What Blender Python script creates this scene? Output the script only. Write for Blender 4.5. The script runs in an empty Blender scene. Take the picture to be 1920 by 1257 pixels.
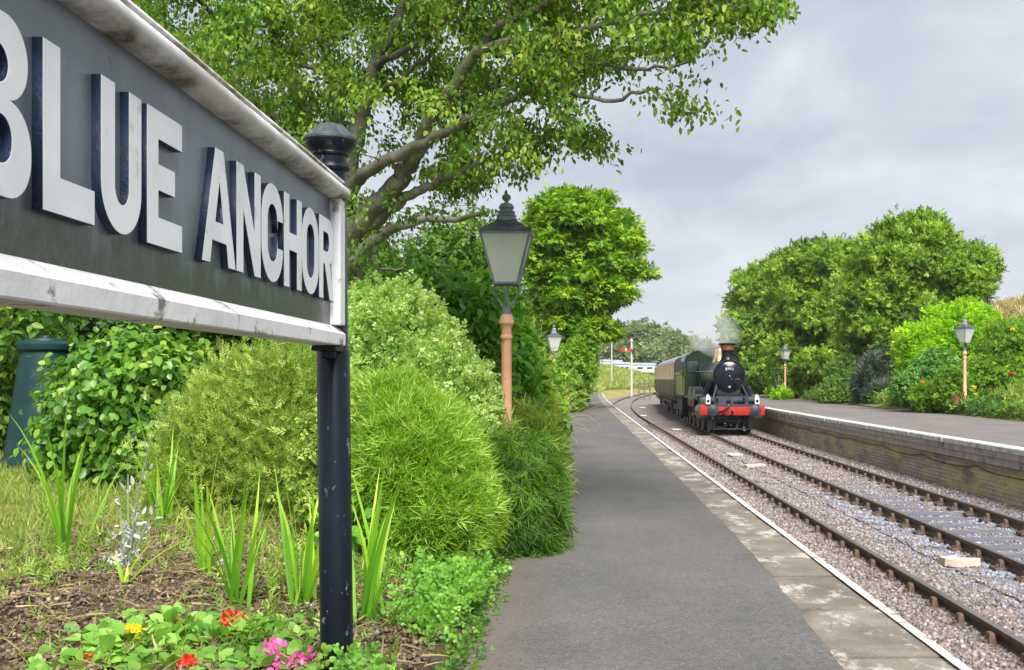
import bpy, bmesh, math, random
import numpy as np
from mathutils import Vector, Matrix
sc = bpy.context.scene
COL = sc.collection
RNG = np.random.default_rng(7)
R = math.radians

# ---------------------------------------------------------------- camera
F, VX, VY, EYE = 2000.0, 1082.0, 710.0, 1.2      # focal length and vanishing point, in photograph pixels
cd = bpy.data.cameras.new('camera'); cam = bpy.data.objects.new('camera', cd); COL.objects.link(cam)
cd.sensor_width = 36; cd.lens = F / 1920 * 36
cd.shift_x = -(VX - 960) / 1920; cd.shift_y = (VY - 628.5) / 1920
cd.clip_start = 0.05; cd.clip_end = 6000
cam.location = (0, 0, EYE); cam.rotation_euler = (R(90), 0, 0)
sc.camera = cam

# ---------------------------------------------------------------- light, sky, exposure
SUN_EL, SUN_AZ = R(50), R(169)                    # azimuth clockwise from +Y
w = bpy.data.worlds.new('World'); sc.world = w; w.use_nodes = True
nt = w.node_tree; nt.nodes.clear()
def wn(t, **k):
    n = nt.nodes.new(t)
    for a, v in k.items(): setattr(n, a, v)
    return n
wl = nt.links.new
out = wn('ShaderNodeOutputWorld'); mix = wn('ShaderNodeMixShader')
b1 = wn('ShaderNodeBackground'); b2 = wn('ShaderNodeBackground')
sky = wn('ShaderNodeTexSky', sky_type='NISHITA', sun_disc=False, sun_elevation=SUN_EL, sun_rotation=SUN_AZ)
b1.inputs['Strength'].default_value = 0.05
wl(sky.outputs[0], b1.inputs['Color'])
geo = wn('ShaderNodeTexCoord'); sep = wn('ShaderNodeSeparateXYZ'); wl(geo.outputs['Generated'], sep.inputs[0])
def wm(op, a, b):
    n = wn('ShaderNodeMath', operation=op)
    for i, v in enumerate((a, b)):
        if isinstance(v, (int, float)): n.inputs[i].default_value = v
        else: wl(v, n.inputs[i])
    return n.outputs[0]
zz = wm('ADD', wm('MAXIMUM', sep.outputs[2], 0.0), 0.30)
cmb = wn('ShaderNodeCombineXYZ')
wl(wm('DIVIDE', sep.outputs[0], zz), cmb.inputs[0]); wl(wm('DIVIDE', sep.outputs[1], zz), cmb.inputs[1])
mp = wn('ShaderNodeMapping'); wl(cmb.outputs[0], mp.inputs[0]); mp.inputs['Location'].default_value = (5.1, 0.2, 0); mp.inputs['Scale'].default_value = (1.35, 1.15, 1)
nz = wn('ShaderNodeTexNoise'); nz.inputs['Scale'].default_value = 2.3; nz.inputs['Detail'].default_value = 7; nz.inputs['Roughness'].default_value = 0.53; nz.inputs['Distortion'].default_value = 0.35
wl(mp.outputs[0], nz.inputs['Vector'])
nz2 = wn('ShaderNodeTexNoise'); nz2.inputs['Scale'].default_value = 0.55; nz2.inputs['Detail'].default_value = 3
wl(mp.outputs[0], nz2.inputs['Vector'])
cl = wm('ADD', wm('MULTIPLY', nz.outputs[0], 0.62), wm('MULTIPLY', nz2.outputs[0], 0.38))
rp = wn('ShaderNodeValToRGB'); wl(cl, rp.inputs[0])
CLOUDS = [(0.38, (0.50, 0.56, 0.65)), (0.45, (0.62, 0.68, 0.775)), (0.53, (0.74, 0.79, 0.875)), (0.63, (0.96, 0.98, 1.03))]
e = rp.color_ramp.elements
e[0].position, e[0].color = CLOUDS[0][0], (*CLOUDS[0][1], 1)
e[1].position, e[1].color = CLOUDS[-1][0], (*CLOUDS[-1][1], 1)
for p_, c_ in CLOUDS[1:-1]:
    q = e.new(p_); q.color = (*c_, 1)
# brighter veil towards the horizon
hz = wn('ShaderNodeMapRange'); wl(sep.outputs[2], hz.inputs[0])
hz.inputs[1].default_value = 0.0; hz.inputs[2].default_value = 0.3; hz.inputs[3].default_value = 0.55; hz.inputs[4].default_value = 0.0
mc = wn('ShaderNodeMix', data_type='RGBA'); wl(hz.outputs[0], mc.inputs[0]); wl(rp.outputs[0], mc.inputs[6]); mc.inputs[7].default_value = (0.86, 0.89, 0.96, 1)
wl(mc.outputs[2], b2.inputs['Color']); b2.inputs['Strength'].default_value = 0.345
mix.inputs[0].default_value = 0.93
wl(b1.outputs[0], mix.inputs[1]); wl(b2.outputs[0], mix.inputs[2]); wl(mix.outputs[0], out.inputs[0])
sd = bpy.data.lights.new('sun', 'SUN'); sun = bpy.data.objects.new('sun', sd); COL.objects.link(sun)
sd.energy = 3.0; sd.angle = R(35); sd.color = (1.0, 0.96, 0.9)
sv = Vector((math.sin(SUN_AZ) * math.cos(SUN_EL), math.cos(SUN_AZ) * math.cos(SUN_EL), math.sin(SUN_EL)))
sun.rotation_euler = sv.to_track_quat('Z', 'Y').to_euler()
sun.location = (0, 0, 30)
sc.view_settings.view_transform = 'Standard'; sc.view_settings.look = 'None'
sc.view_settings.exposure = 1.45; sc.view_settings.gamma = 1; sc.view_settings.use_curve_mapping = False
sc.render.engine = 'CYCLES'
sc.cycles.use_denoising = True
sc.cycles.volume_bounces = 3; sc.cycles.max_bounces = 10; sc.cycles.diffuse_bounces = 7; sc.cycles.transmission_bounces = 8; sc.cycles.transparent_max_bounces = 6

# ---------------------------------------------------------------- helpers
def at(x, y, D):
    """a point at depth D seen at photograph pixel (x, y)"""
    return Vector(((x - VX) * D / F, D, EYE - (y - VY) * D / F))
def tag(o, label=None, cat=None, group=None, kind=None):
    if label: o['label'] = label
    if cat: o['category'] = cat
    if group: o['group'] = group
    if kind: o['kind'] = kind
    return o
def thing(name, label, cat, loc=(0, 0, 0), rz=0, group=None):
    o = bpy.data.objects.new(name, None); COL.objects.link(o); o.empty_display_size = 0.2
    o.location = loc; o.rotation_euler = (0, 0, rz)
    return tag(o, label, cat, group)
def link(name, me, parent=None, mats=None, world=False):
    o = bpy.data.objects.new(name, me); COL.objects.link(o)
    for m in (mats if isinstance(mats, (list, tuple)) else [mats] if mats else []): me.materials.append(m)
    if parent is not None:
        o.parent = parent
        if world:
            q = parent; l = Vector((0, 0, 0))
            while q: l += q.location; q = q.parent
            me.transform(Matrix.Translation(-l))
    return o
def copy_tree(o, parent=None):
    c = o.copy(); COL.objects.link(c)
    if parent is not None: c.parent = parent
    for ch in list(o.children): copy_tree(ch, c)
    return c
class MB:
    def __init__(s): s.v = []; s.f = []; s.m = []
    def add(s, vs, fs, mi=0):
        b = len(s.v); s.v += [tuple(p) for p in vs]
        s.f += [tuple(b + i for i in f) for f in fs]; s.m += [mi] * len(fs); return s
    def box(s, c, d, mi=0, rot=None, taper=1.0, bev=0.0):
        x, y, z = d[0] / 2, d[1] / 2, d[2] / 2
        if bev <= 0:
            vs = [Vector((sx * x * (taper if sz > 0 else 1), sy * y * (taper if sz > 0 else 1), sz * z)) for sz in (-1, 1) for sy in (-1, 1) for sx in (-1, 1)]
            fs = [(0, 2, 3, 1), (4, 5, 7, 6), (0, 1, 5, 4), (2, 6, 7, 3), (0, 4, 6, 2), (1, 3, 7, 5)]
        else:
            bm = bmesh.new(); bmesh.ops.create_cube(bm, size=1)
            for v in bm.verts:
                k = taper if v.co.z > 0 else 1
                v.co = Vector((v.co.x * d[0] * k, v.co.y * d[1] * k, v.co.z * d[2]))
            bmesh.ops.bevel(bm, geom=bm.edges[:], offset=bev, segments=2, affect='EDGES', profile=0.6)
            bm.verts.index_update(); vs = [v.co.copy() for v in bm.verts]; fs = [[v.index for v in f.verts] for f in bm.faces]; bm.free()
        if rot is not None: vs = [rot @ v for v in vs]
        c = Vector(c); return s.add([v + c for v in vs], fs, mi)
    def tube(s, pts, rad, n=8, mi=0, cap=True):
        pts = [Vector(p) for p in pts]; k = len(pts)
        rad = [rad] * k if isinstance(rad, (int, float)) else rad
        vs = []; ref = None
        for i, p in enumerate(pts):
            t = (pts[min(i + 1, k - 1)] - pts[max(i - 1, 0)])
            t = t.normalized() if t.length > 1e-9 else Vector((0, 0, 1))
            if ref is None: ref = t.orthogonal().normalized()
            else:
                ref = ref - t * ref.dot(t)
                ref = ref.normalized() if ref.length > 1e-6 else t.orthogonal().normalized()
            b = t.cross(ref)
            for j in range(n):
                a = 2 * math.pi * j / n
                vs.append(p + (ref * math.cos(a) + b * math.sin(a)) * rad[i])
        fs = [(i * n + j, i * n + (j + 1) % n, (i + 1) * n + (j + 1) % n, (i + 1) * n + j) for i in range(k - 1) for j in range(n)]
        if cap: fs += [tuple(range(n - 1, -1, -1)), tuple((k - 1) * n + j for j in range(n))]
        return s.add(vs, fs, mi)
    def lathe(s, prof, c=(0, 0, 0), n=24, mi=0, axis='Z', a0=0.0):
        """prof: (radius, height) pairs"""
        vs = []; c = Vector(c); k = len(prof)
        for r, h in prof:
            for j in range(n):
                a = 2 * math.pi * j / n + a0; p = Vector((r * math.cos(a), r * math.sin(a), h))
                if axis == 'Y': p = Vector((p.x, h, p.y))
                elif axis == 'X': p = Vector((h, p.x, p.y))
                vs.append(p + c)
        fs = [(i * n + j, i * n + (j + 1) % n, (i + 1) * n + (j + 1) % n, (i + 1) * n + j) for i in range(k - 1) for j in range(n)]
        if prof[0][0] > 1e-4: fs.append(tuple(range(n - 1, -1, -1)))
        if prof[-1][0] > 1e-4: fs.append(tuple((k - 1) * n + j for j in range(n)))
        return s.add(vs, fs, mi)
    def extrude(s, poly, path, mi=0, cap=True):
        """sweep poly [(offset sideways, height)] along path of (origin, sideways vector)"""
        n = len(poly); vs = []
        for o, sd_ in path:
            for a, b in poly: vs.append(Vector(o) + Vector(sd_) * a + Vector((0, 0, b)))
        fs = [(i * n + j, i * n + (j + 1) % n, (i + 1) * n + (j + 1) % n, (i + 1) * n + j) for i in range(len(path) - 1) for j in range(n)]
        if cap: fs += [tuple(range(n - 1, -1, -1)), tuple((len(path) - 1) * n + j for j in range(n))]
        return s.add(vs, fs, mi)
    def xform(s, M):
        s.v = [tuple(M @ Vector(p)) for p in s.v]; return s
    def build(s, name, mats, parent=None, world=False, smooth=False, ang=40):
        me = bpy.data.meshes.new(name); me.from_pydata([tuple(p) for p in s.v], [], s.f)
        me.polygons.foreach_set('material_index', s.m)
        bm = bmesh.new(); bm.from_mesh(me)
        bmesh.ops.recalc_face_normals(bm, faces=bm.faces[:]); bm.to_mesh(me); bm.free()
        if smooth:
            me.polygons.foreach_set('use_smooth', [True] * len(me.polygons))
            try: me.set_sharp_from_angle(angle=R(ang))
            except Exception: pass
        me.update()
        return link(name, me, parent, mats, world)
def np_mesh(name, V, Fc, tint=None):
    """V (n,3), Fc (m,q) equal-sided faces"""
    me = bpy.data.meshes.new(name); m, q = Fc.shape
    me.vertices.add(len(V)); me.vertices.foreach_set('co', np.ascontiguousarray(V, dtype=np.float32).ravel())
    me.loops.add(m * q); me.loops.foreach_set('vertex_index', np.ascontiguousarray(Fc, dtype=np.int32).ravel())
    me.polygons.add(m); me.polygons.foreach_set('loop_start', np.arange(m, dtype=np.int32) * q)
    me.update(calc_edges=True)
    if tint is not None:
        a = me.attributes.new('tint', 'FLOAT', 'POINT'); a.data.foreach_set('value', np.ascontiguousarray(tint, dtype=np.float32))
    return me
def nrm(a): return a / np.maximum(np.linalg.norm(a, axis=1, keepdims=True), 1e-9)
def scatter(T, pos, tip, nor, size, tint):
    """copies of template T=(verts, faces) at pos, y axis along tip, z axis near nor"""
    tv, tf = T; N = len(pos); k = len(tv)
    t = nrm(tip); x = nrm(np.cross(t, nor)); n = np.cross(x, t)
    M = np.stack([x, t, n], axis=2)
    V = np.einsum('nij,kj->nki', M, tv) * size[:, None, None] + pos[:, None, :]
    Fc = (tf[None] + (np.arange(N) * k)[:, None, None]).reshape(-1, tf.shape[1])
    return V.reshape(-1, 3), Fc, np.repeat(tint, k)
def merge(parts):
    Vs, Fs, Ts, b = [], [], [], 0
    for V, Fc, t in parts: Vs.append(V); Fs.append(Fc + b); Ts.append(t); b += len(V)
    return np.concatenate(Vs), np.concatenate(Fs), np.concatenate(Ts)
# leaf templates: y runs from stalk to tip
def leaf_t(wd=0.28, fold=0.08, droop=0.12):
    v = np.array([(0, 0, 0), (wd, .32, fold), (wd * .75, .72, fold - droop * .4), (0, 1, -droop), (-wd * .75, .72, fold - droop * .4), (-wd, .32, fold)])
    return v, np.array([(0, 1, 2, 3), (0, 3, 4, 5)])
def group_t(base, n, spread, size, seed, flat=0.35, cone=0.9):
    """n leaves set along a short twig"""
    r = np.random.default_rng(seed)
    y = np.linspace(0.05, 0.75, n); pos = np.stack([r.normal(0, .06, n) * spread, y * spread, r.normal(0, .04, n)], 1)
    side = np.where(np.arange(n) % 2 == 0, 1, -1)
    tip = np.stack([side * cone * r.uniform(.6, 1.2, n), r.uniform(.3, 1.1, n), r.normal(0, flat, n)], 1)
    nor = nrm(np.stack([r.normal(0, .35, n), r.normal(0, .35, n), np.ones(n)], 1))
    V, Fc, _ = scatter(base, pos, tip, nor, size * r.uniform(.7, 1.2, n), np.zeros(n))
    return V, Fc
LEAF = leaf_t(); LEAF_NARROW = leaf_t(.2, .05, .16); LEAF_ROUND = leaf_t(.42, .06, .1)
BLADE = (np.array([(-.05, 0, 0), (.05, 0, 0), (.035, .55, .0), (-.035, .55, .0), (0.006, 1, -.1), (-.006, 1, -.1)]), np.array([(0, 1, 2, 3), (3, 2, 4, 5)]))
NEEDLE = leaf_t(.055, .01, .05)
SPRAY = group_t(LEAF, 7, 1.0, .45, 1); SPRAY_SMALL = group_t(LEAF_ROUND, 9, 1.0, .3, 2)
FAN = group_t(leaf_t(.16, .0, .12), 11, 1.0, .42, 3, flat=.12, cone=.8)
TUFT = group_t(NEEDLE, 9, .55, .75, 4, flat=.3, cone=.45)
TUFT_FINE = group_t(leaf_t(.036, .006, .06), 10, .6, .7, 6, flat=.35, cone=.5)
FEATHER = group_t(leaf_t(.12, .0, .05), 13, 1.0, .3, 5, flat=.2, cone=.8)

class Lump:
    """smooth random field on directions"""
    def __init__(s, seed, fr=3.0, k=10):
        r = np.random.default_rng(seed); s.w = r.normal(0, fr, (k, 3)); s.p = r.uniform(0, 6.28, k)
    def __call__(s, u): return np.sin(u @ s.w.T + s.p).mean(1) * 1.6
def plates(lobes, n, s, flat, seed, keep=True, zlo=-1e9):
    """smaller flattened lobes over the surface of the big ones, so the outline breaks up into sprays"""
    r = np.random.default_rng(seed); P, Nn = lobe_points(lobes, n, r, .05, .1, 2.0, seed)
    return [(l[0], l[1], l[2], l[3] * .75, l[4] * .75, l[5] * .75) for l in lobes] + [(*p, s * k * .9, s * k * .9, s * k * flat) for p, k in zip(P, r.uniform(.6, 1.25, n)) if p[2] > zlo]
def lobe_points(lobes, n, rng, shell=.2, amp=.12, freq=3.0, seed=0, zmin=None, sq=2.0):
    L = np.array(lobes, float); area = (L[:, 3] * L[:, 4] + L[:, 3] * L[:, 5] + L[:, 4] * L[:, 5]); area /= area.sum()
    P, Nn = [], []; got = 0; it = 0
    while got < n and it < 60:
        it += 1
        m = max(256, int((n - got) * 1.6)); i = rng.choice(len(L), m, p=area)
        u = nrm(rng.normal(size=(m, 3)))
        if sq != 2.0: u = u / (np.abs(u) ** sq).sum(1, keepdims=True) ** (1 / sq)
        r = 1 - np.abs(rng.normal(0, shell, m))
        r *= 1 + amp * Lump(seed, freq)(u + i[:, None] * 1.7)
        p = L[i, :3] + u * L[i, 3:] * r[:, None]
        nn = nrm(u / L[i, 3:])
        ok = r > .15
        for j in range(len(L)):
            q = np.linalg.norm((p - L[j, :3]) / L[j, 3:], axis=1); ok &= (q > .62) | (i == j)
        if zmin is not None: ok &= p[:, 2] > zmin
        P.append(p[ok]); Nn.append(nn[ok]); got += ok.sum()
    return np.concatenate(P)[:n], np.concatenate(Nn)[:n]
def clumped(P, Nn, per, sig, rng):
    """every point becomes a clump of per leaves"""
    i = np.repeat(np.arange(len(P)), per); m = len(i)
    d = rng.normal(size=(m, 3)) * sig
    return P[i] + d, nrm(Nn[i] + d / max(np.max(np.atleast_1d(sig)), 1e-6) * .35), i
def leaf_dirs(nn, rng, out=.8, up=.4, rand=.5, tout=.5, tz=-.3, trand=.6):
    m = len(nn); z = np.array([0, 0, 1.0])
    return (nn * tout + z * tz + rng.normal(size=(m, 3)) * trand, nrm(nn * out + z * up + rng.normal(size=(m, 3)) * rand))

# ---------------------------------------------------------------- materials
def newmat(name):
    m = bpy.data.materials.new(name); m.use_nodes = True
    n = m.node_tree.nodes; return m, n, m.node_tree.links.new, n['Principled BSDF']
def ramp(n, stops):
    r = n.new('ShaderNodeValToRGB'); el = r.color_ramp.elements
    el[0].position, el[0].color = stops[0][0], (*stops[0][1], 1); el[1].position, el[1].color = stops[-1][0], (*stops[-1][1], 1)
    for p, c in stops[1:-1]:
        q = el.new(p); q.color = (*c, 1)
    return r
def noise(n, l, scale, detail=4, rough=.55, vec=None, stretch=None):
    t = n.new('ShaderNodeTexNoise'); t.inputs['Scale'].default_value = scale; t.inputs['Detail'].default_value = detail; t.inputs['Roughness'].default_value = rough
    c = n.new('ShaderNodeTexCoord')
    src = c.outputs['Object']
    if stretch:
        mpn = n.new('ShaderNodeMapping'); mpn.inputs['Scale'].default_value = stretch; l(src, mpn.inputs[0]); src = mpn.outputs[0]
    l(src, t.inputs['Vector']); return t
def mixc(n, l, fac, a, b, mode='MIX'):
    x = n.new('ShaderNodeMix'); x.data_type = 'RGBA'; x.blend_type = mode
    for s_, v in ((0, fac), (6, a), (7, b)):
        if isinstance(v, (int, float)): x.inputs[s_].default_value = v
        elif isinstance(v, tuple): x.inputs[s_].default_value = (*v, 1)
        else: l(v, x.inputs[s_])
    return x.outputs[2]
def bump(n, l, b, src, strength=.3, dist=.01):
    x = n.new('ShaderNodeBump'); x.inputs['Strength'].default_value = strength; x.inputs['Distance'].default_value = dist
    l(src, x.inputs['Height']); l(x.outputs[0], b.inputs['Normal']); return x
def pmat(name, stops, scale=6, rough=.6, metal=0, bmp=0, bscale=60, bdist=.004, detail=5, spec=.5, stretch=None, dirt=None, dscale=3, dlo=.55, dhi=.7):
    m, n, l, b = newmat(name)
    if isinstance(stops[0], (int, float)): stops = [(.3, tuple(c * .82 for c in stops)), (.7, tuple(min(1, c * 1.12) for c in stops))]
    t = noise(n, l, scale, detail, stretch=stretch); r = ramp(n, stops); l(t.outputs[0], r.inputs[0]); col = r.outputs[0]
    if dirt:
        t2 = noise(n, l, dscale, 6, .65); r2 = ramp(n, [(dlo, (0, 0, 0)), (dhi, (1, 1, 1))]); l(t2.outputs[0], r2.inputs[0])
        col = mixc(n, l, r2.outputs[0], col, dirt)
    l(col, b.inputs['Base Color']); b.inputs['Roughness'].default_value = rough; b.inputs['Metallic'].default_value = metal
    b.inputs['Specular IOR Level'].default_value = spec
    if bmp: bump(n, l, b, noise(n, l, bscale, 4).outputs[0], bmp, bdist)
    return m
def leafmat(name, stops, rough=.5, trans=.42, tcol=(1.2, 1.15, .6), spec=.35, gain=1.55):
    stops = [(p, tuple(min(.85, c * gain) for c in col)) for p, col in stops]
    m, n, l, b = newmat(name)
    a = n.new('ShaderNodeAttribute'); a.attribute_name = 'tint'
    r = ramp(n, stops); l(a.outputs['Fac'], r.inputs[0]); l(r.outputs[0], b.inputs['Base Color'])
    b.inputs['Roughness'].default_value = rough; b.inputs['Specular IOR Level'].default_value = spec
    tr = n.new('ShaderNodeBsdfTranslucent'); l(mixc(n, l, 1.0, r.outputs[0], tcol, 'MULTIPLY'), tr.inputs[0])
    ms = n.new('ShaderNodeMixShader'); ms.inputs[0].default_value = trans
    l(b.outputs[0], ms.inputs[1]); l(tr.outputs[0], ms.inputs[2]); l(ms.outputs[0], n['Material Output'].inputs[0])
    return m
def devL(D): return max(0, D - 55) ** 2 / 1200
def devR(D): return max(0, D - 28) ** 2 / 1800
def CL(D): return 2.81 + devL(D)
def CR(D): return 5.83 + devR(D)
def LP(D): return -.5 + .005 * D if D < 40 else -.3 + .012 * (D - 40)
def EDGE(D): return 1.63 + (max(0, D - 45) ** 2) / 3600
def RP(D): return 7.5 + devR(D) * 1.15
def RB(D): return 11.9 + devR(D)
def gz(X, D):
    """height of the garden ground left of the path"""
    t = max(0, min(1, (-.55 - X) / 1.2)); t = t * t * (3 - 2 * t)
    z = .02 + t * (.052 * max(0, min(D, 16) - 4.9) + .03); x = LP(D) - .03 - X
    if D < 20 and x > 0: z += min(1, x * 3) * (.03 * fbm(x, D, 2.2, 20) + .018 * fbm(x * 3, D * 3, 3, 21))
    return z
FB = {}
def fbm(X, Y, sc_=1.0, seed=0):
    """cheap smooth random height"""
    if seed not in FB:
        r = np.random.default_rng(seed); FB[seed] = [tuple(r.normal(0, 1, 2)) + (r.uniform(0, 6),) for o in range(4)]
    return sum(math.sin((X * kx + Y * ky) * sc_ * 2 ** o + p) / 2 ** o for o, (kx, ky, p) in enumerate(FB[seed])) / 2
# ================================================================ SETTING
def sheet(name, rows, mats, smooth=True, kind='structure'):
    """rows: list of equal-length lists of points"""
    k = len(rows[0]); vs = [tuple(p) for r in rows for p in r]
    fs = [(i * k + j, i * k + j + 1, (i + 1) * k + j + 1, (i + 1) * k + j) for i in range(len(rows) - 1) for j in range(k - 1)]
    b = MB().add(vs, fs); o = b.build(name, mats, smooth=smooth, ang=60)
    if kind: o['kind'] = kind
    return o
def depths(a, b, step0=.4, g=1.05):
    d = [a]; s = step0
    while d[-1] < b: d.append(min(b, d[-1] + s)); s *= g
    return d
GRASS_DRY = [(.25, (.10, .12, .025)), (.5, (.20, .19, .06)), (.75, (.33, .28, .12))]
def groundmat(name, stops, scale, bmp=.5, bscale=30, dirt=None, **k):
    return pmat(name, stops, scale, .95, 0, bmp, bscale, .03, 8, .1, dirt=dirt, **k)
M_field = groundmat('field', [(.3, (.07, .11, .02)), (.6, (.14, .17, .05))], .2)
g = MB(); g.add([(-600, -90, -1.6), (600, -90, -1.6), (600, 900, -1.6), (-600, 900, -1.6)], [(0, 1, 2, 3)])
tag(g.build('ground', M_field), kind='structure')

# --- asphalt of the left platform
def asphalt(name, base, specks, warm, dust=(-.55, .05)):
    m, n, l, b = newmat(name)
    big = noise(n, l, .9, 5, .6); r = ramp(n, [(.3, tuple(c * .84 for c in base)), (.7, tuple(c * 1.14 for c in base))]); l(big.outputs[0], r.inputs[0])
    fine = noise(n, l, 120, 4, .75); rf = ramp(n, [(.34, (.5, .5, .5)), (.66, (1.5, 1.49, 1.47))]); l(fine.outputs[0], rf.inputs[0])
    c = mixc(n, l, 1.0, r.outputs[0], rf.outputs[0], 'MULTIPLY')
    md = noise(n, l, 38, 5, .8); rmd = ramp(n, [(.32, (.72, .72, .72)), (.5, (1, 1, 1)), (.68, (1.32, 1.31, 1.3))]); l(md.outputs[0], rmd.inputs[0]); c = mixc(n, l, 1.0, c, rmd.outputs[0], 'MULTIPLY')
    lg = noise(n, l, .45, 6, .7, stretch=(1.6, .35, 1)); rlg = ramp(n, [(.35, (.86, .86, .87)), (.65, (1.12, 1.12, 1.11))]); l(lg.outputs[0], rlg.inputs[0]); c = mixc(n, l, 1.0, c, rlg.outputs[0], 'MULTIPLY')
    w2 = noise(n, l, 2.2, 6, .7); rw = ramp(n, [(.52, (0, 0, 0)), (.75, (.55, .55, .55))]); l(w2.outputs[0], rw.inputs[0])
    c = mixc(n, l, rw.outputs[0], c, warm)
    tx_ = n.new('ShaderNodeTexCoord'); sx_ = n.new('ShaderNodeSeparateXYZ'); l(tx_.outputs['Object'], sx_.inputs[0])
    ed_ = n.new('ShaderNodeMapRange'); l(sx_.outputs[0], ed_.inputs[0]); ed_.inputs[1].default_value = dust[1]; ed_.inputs[2].default_value = dust[0]
    em = n.new('ShaderNodeMath'); em.operation = 'MULTIPLY_ADD'; em.use_clamp = True; l(ed_.outputs[0], em.inputs[0]); em.inputs[1].default_value = 1.5
    e2 = n.new('ShaderNodeMath'); e2.operation = 'MULTIPLY_ADD'; l(noise(n, l, 6, 7, .75).outputs[0], e2.inputs[0]); e2.inputs[1].default_value = 1.6; e2.inputs[2].default_value = -1.3; l(e2.outputs[0], em.inputs[2])
    c = mixc(n, l, em.outputs[0], c, (.13, .105, .082))
    v = n.new('ShaderNodeTexVoronoi'); v.inputs['Scale'].default_value = 13
    tc = n.new('ShaderNodeTexCoord'); l(tc.outputs['Object'], v.inputs['Vector'])
    sp = ramp(n, [(.02, (1, 1, 1)), (.1, (0, 0, 0))]); sp.color_ramp.interpolation = 'LINEAR'; l(v.outputs['Distance'], sp.inputs[0])
    c = mixc(n, l, mixc(n, l, 1.0, sp.outputs[0], (.75, .75, .75), 'MULTIPLY'), c, specks)
    l(c, b.inputs['Base Color']); b.inputs['Roughness'].default_value = .85; b.inputs['Specular IOR Level'].default_value = .3
    bump(n, l, b, fine.outputs[0], .5, .006); return m
M_asph = asphalt('asphalt', (.104, .101, .100), (.28, .265, .24), (.125, .115, .105))
M_asph2 = asphalt('asphalt_old', (.155, .142, .138), (.28, .26, .24), (.20, .155, .12), (13.2, 10.6))
rows = []
for D in depths(-3, 88, .07, 1.012):
    a, b_ = LP(D) + .045 * fbm(0, D, 1.4, 3) - .06, 1.21 - .16 * math.exp(-max(D - 4, 0) / 1.6) * (D > 4) - .16 * (D <= 4) + (EDGE(D) - 1.63) + .012 * fbm(D, 0, 2.1, 4) + .012 * fbm(D, 3, 9, 9) + .008 * fbm(D, 5, 26, 10)
    rows.append([(a + (b_ - a) * t, D, .010 + .008 * math.sin(math.pi * t) + .002 * fbm(a + t, D, 2, 5)) for t in np.linspace(0, 1, 9)])
sheet('platform', rows, M_asph)
# --- coping flags with open joints, worn patches, and the painted line
m, n, l, b = newmat('coping_stone')
tc = n.new('ShaderNodeTexCoord'); sp_ = n.new('ShaderNodeSeparateXYZ'); l(tc.outputs['Object'], sp_.inputs[0])
big = noise(n, l, 2.4, 7, .65); r1 = ramp(n, [(.3, (.095, .078, .062)), (.5, (.165, .138, .11)), (.7, (.25, .215, .18))]); l(big.outputs[0], r1.inputs[0])
fn = noise(n, l, 90, 4, .7); rf = ramp(n, [(.3, (.7, .7, .7)), (.7, (1.25, 1.25, 1.25))]); l(fn.outputs[0], rf.inputs[0])
c = mixc(n, l, 1, r1.outputs[0], rf.outputs[0], 'MULTIPLY')
pt = noise(n, l, 3.2, 8, .72, stretch=(1, .55, 1)); rp2 = ramp(n, [(.53, (0, 0, 0)), (.60, (1, 1, 1))]); l(pt.outputs[0], rp2.inputs[0])
c = mixc(n, l, rp2.outputs[0], c, (.38, .355, .315)); l(c, b.inputs['Base Color']); b.inputs['Roughness'].default_value = .9
bump(n, l, b, mixc(n, l, .5, fn.outputs[0], pt.outputs[0]), .5, .008); M_cop = m
mb = MB(); rj = random.Random(5); D = -3.0
base_rows = []
while D < 87:
    L_ = rj.uniform(.55, .95) if D < 30 else 3.0
    d2 = min(87, D + L_) ; dz = rj.uniform(-.003, .003); ti = rj.uniform(-.003, .003)
    for (a, b2, zo) in ((1.02, 1.63, 0),):
        vs = []
        for dd in (D + .011, d2 - .011):
            e_ = EDGE(dd)
            vs += [(e_ - .66, dd, dz + ti), (e_ - .012, dd, dz - ti), (e_, dd, dz - .016), (e_ + .005, dd, -.18), (e_ - .66, dd, -.18)]
        mb.add(vs, [(0, 1, 6, 5), (1, 2, 7, 6), (2, 3, 8, 7), (3, 4, 9, 8), (4, 0, 5, 9), (0, 4, 3, 2, 1), (5, 6, 7, 8, 9)])
    D = d2
tag(mb.build('platform_coping', M_cop), kind='structure')
M_line = pmat('white_line_paint', [(.3, (.52, .52, .48)), (.6, (.66, .66, .62))], 8, .75, bmp=.3, bscale=80, dirt=(.25, .225, .19), dscale=7, dlo=.5, dhi=.64)
rows = []
for D in depths(-3, 87, .25, 1.02):
    e_ = EDGE(D); a = e_ - .07 + .006 * fbm(D, 1, 9, 2); rows.append([(a, D, .0145), (e_ - .02, D, .0135), (e_ + .001, D, .0075 - .01), (e_ + .0085, D, -.045)])
sheet('white_line', rows, M_line)
M_wallL = pmat('platform_brick_dark', [(.3, (.05, .04, .035)), (.7, (.13, .10, .08))], 5, .9, bmp=.6, bscale=20)
rows = [[(EDGE(D) - .1, D, -.18), (EDGE(D) - .1, D, -1.3)] for D in depths(-3, 87, .6)]
rows.append([(-1, 87.5, -.18), (-1, 87.5, -1.3)])
o = sheet('platform_wall', rows, M_wallL, kind=None); tag(o, 'dark brick face under the near platform, mostly hidden below its white edge', 'wall')

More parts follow.
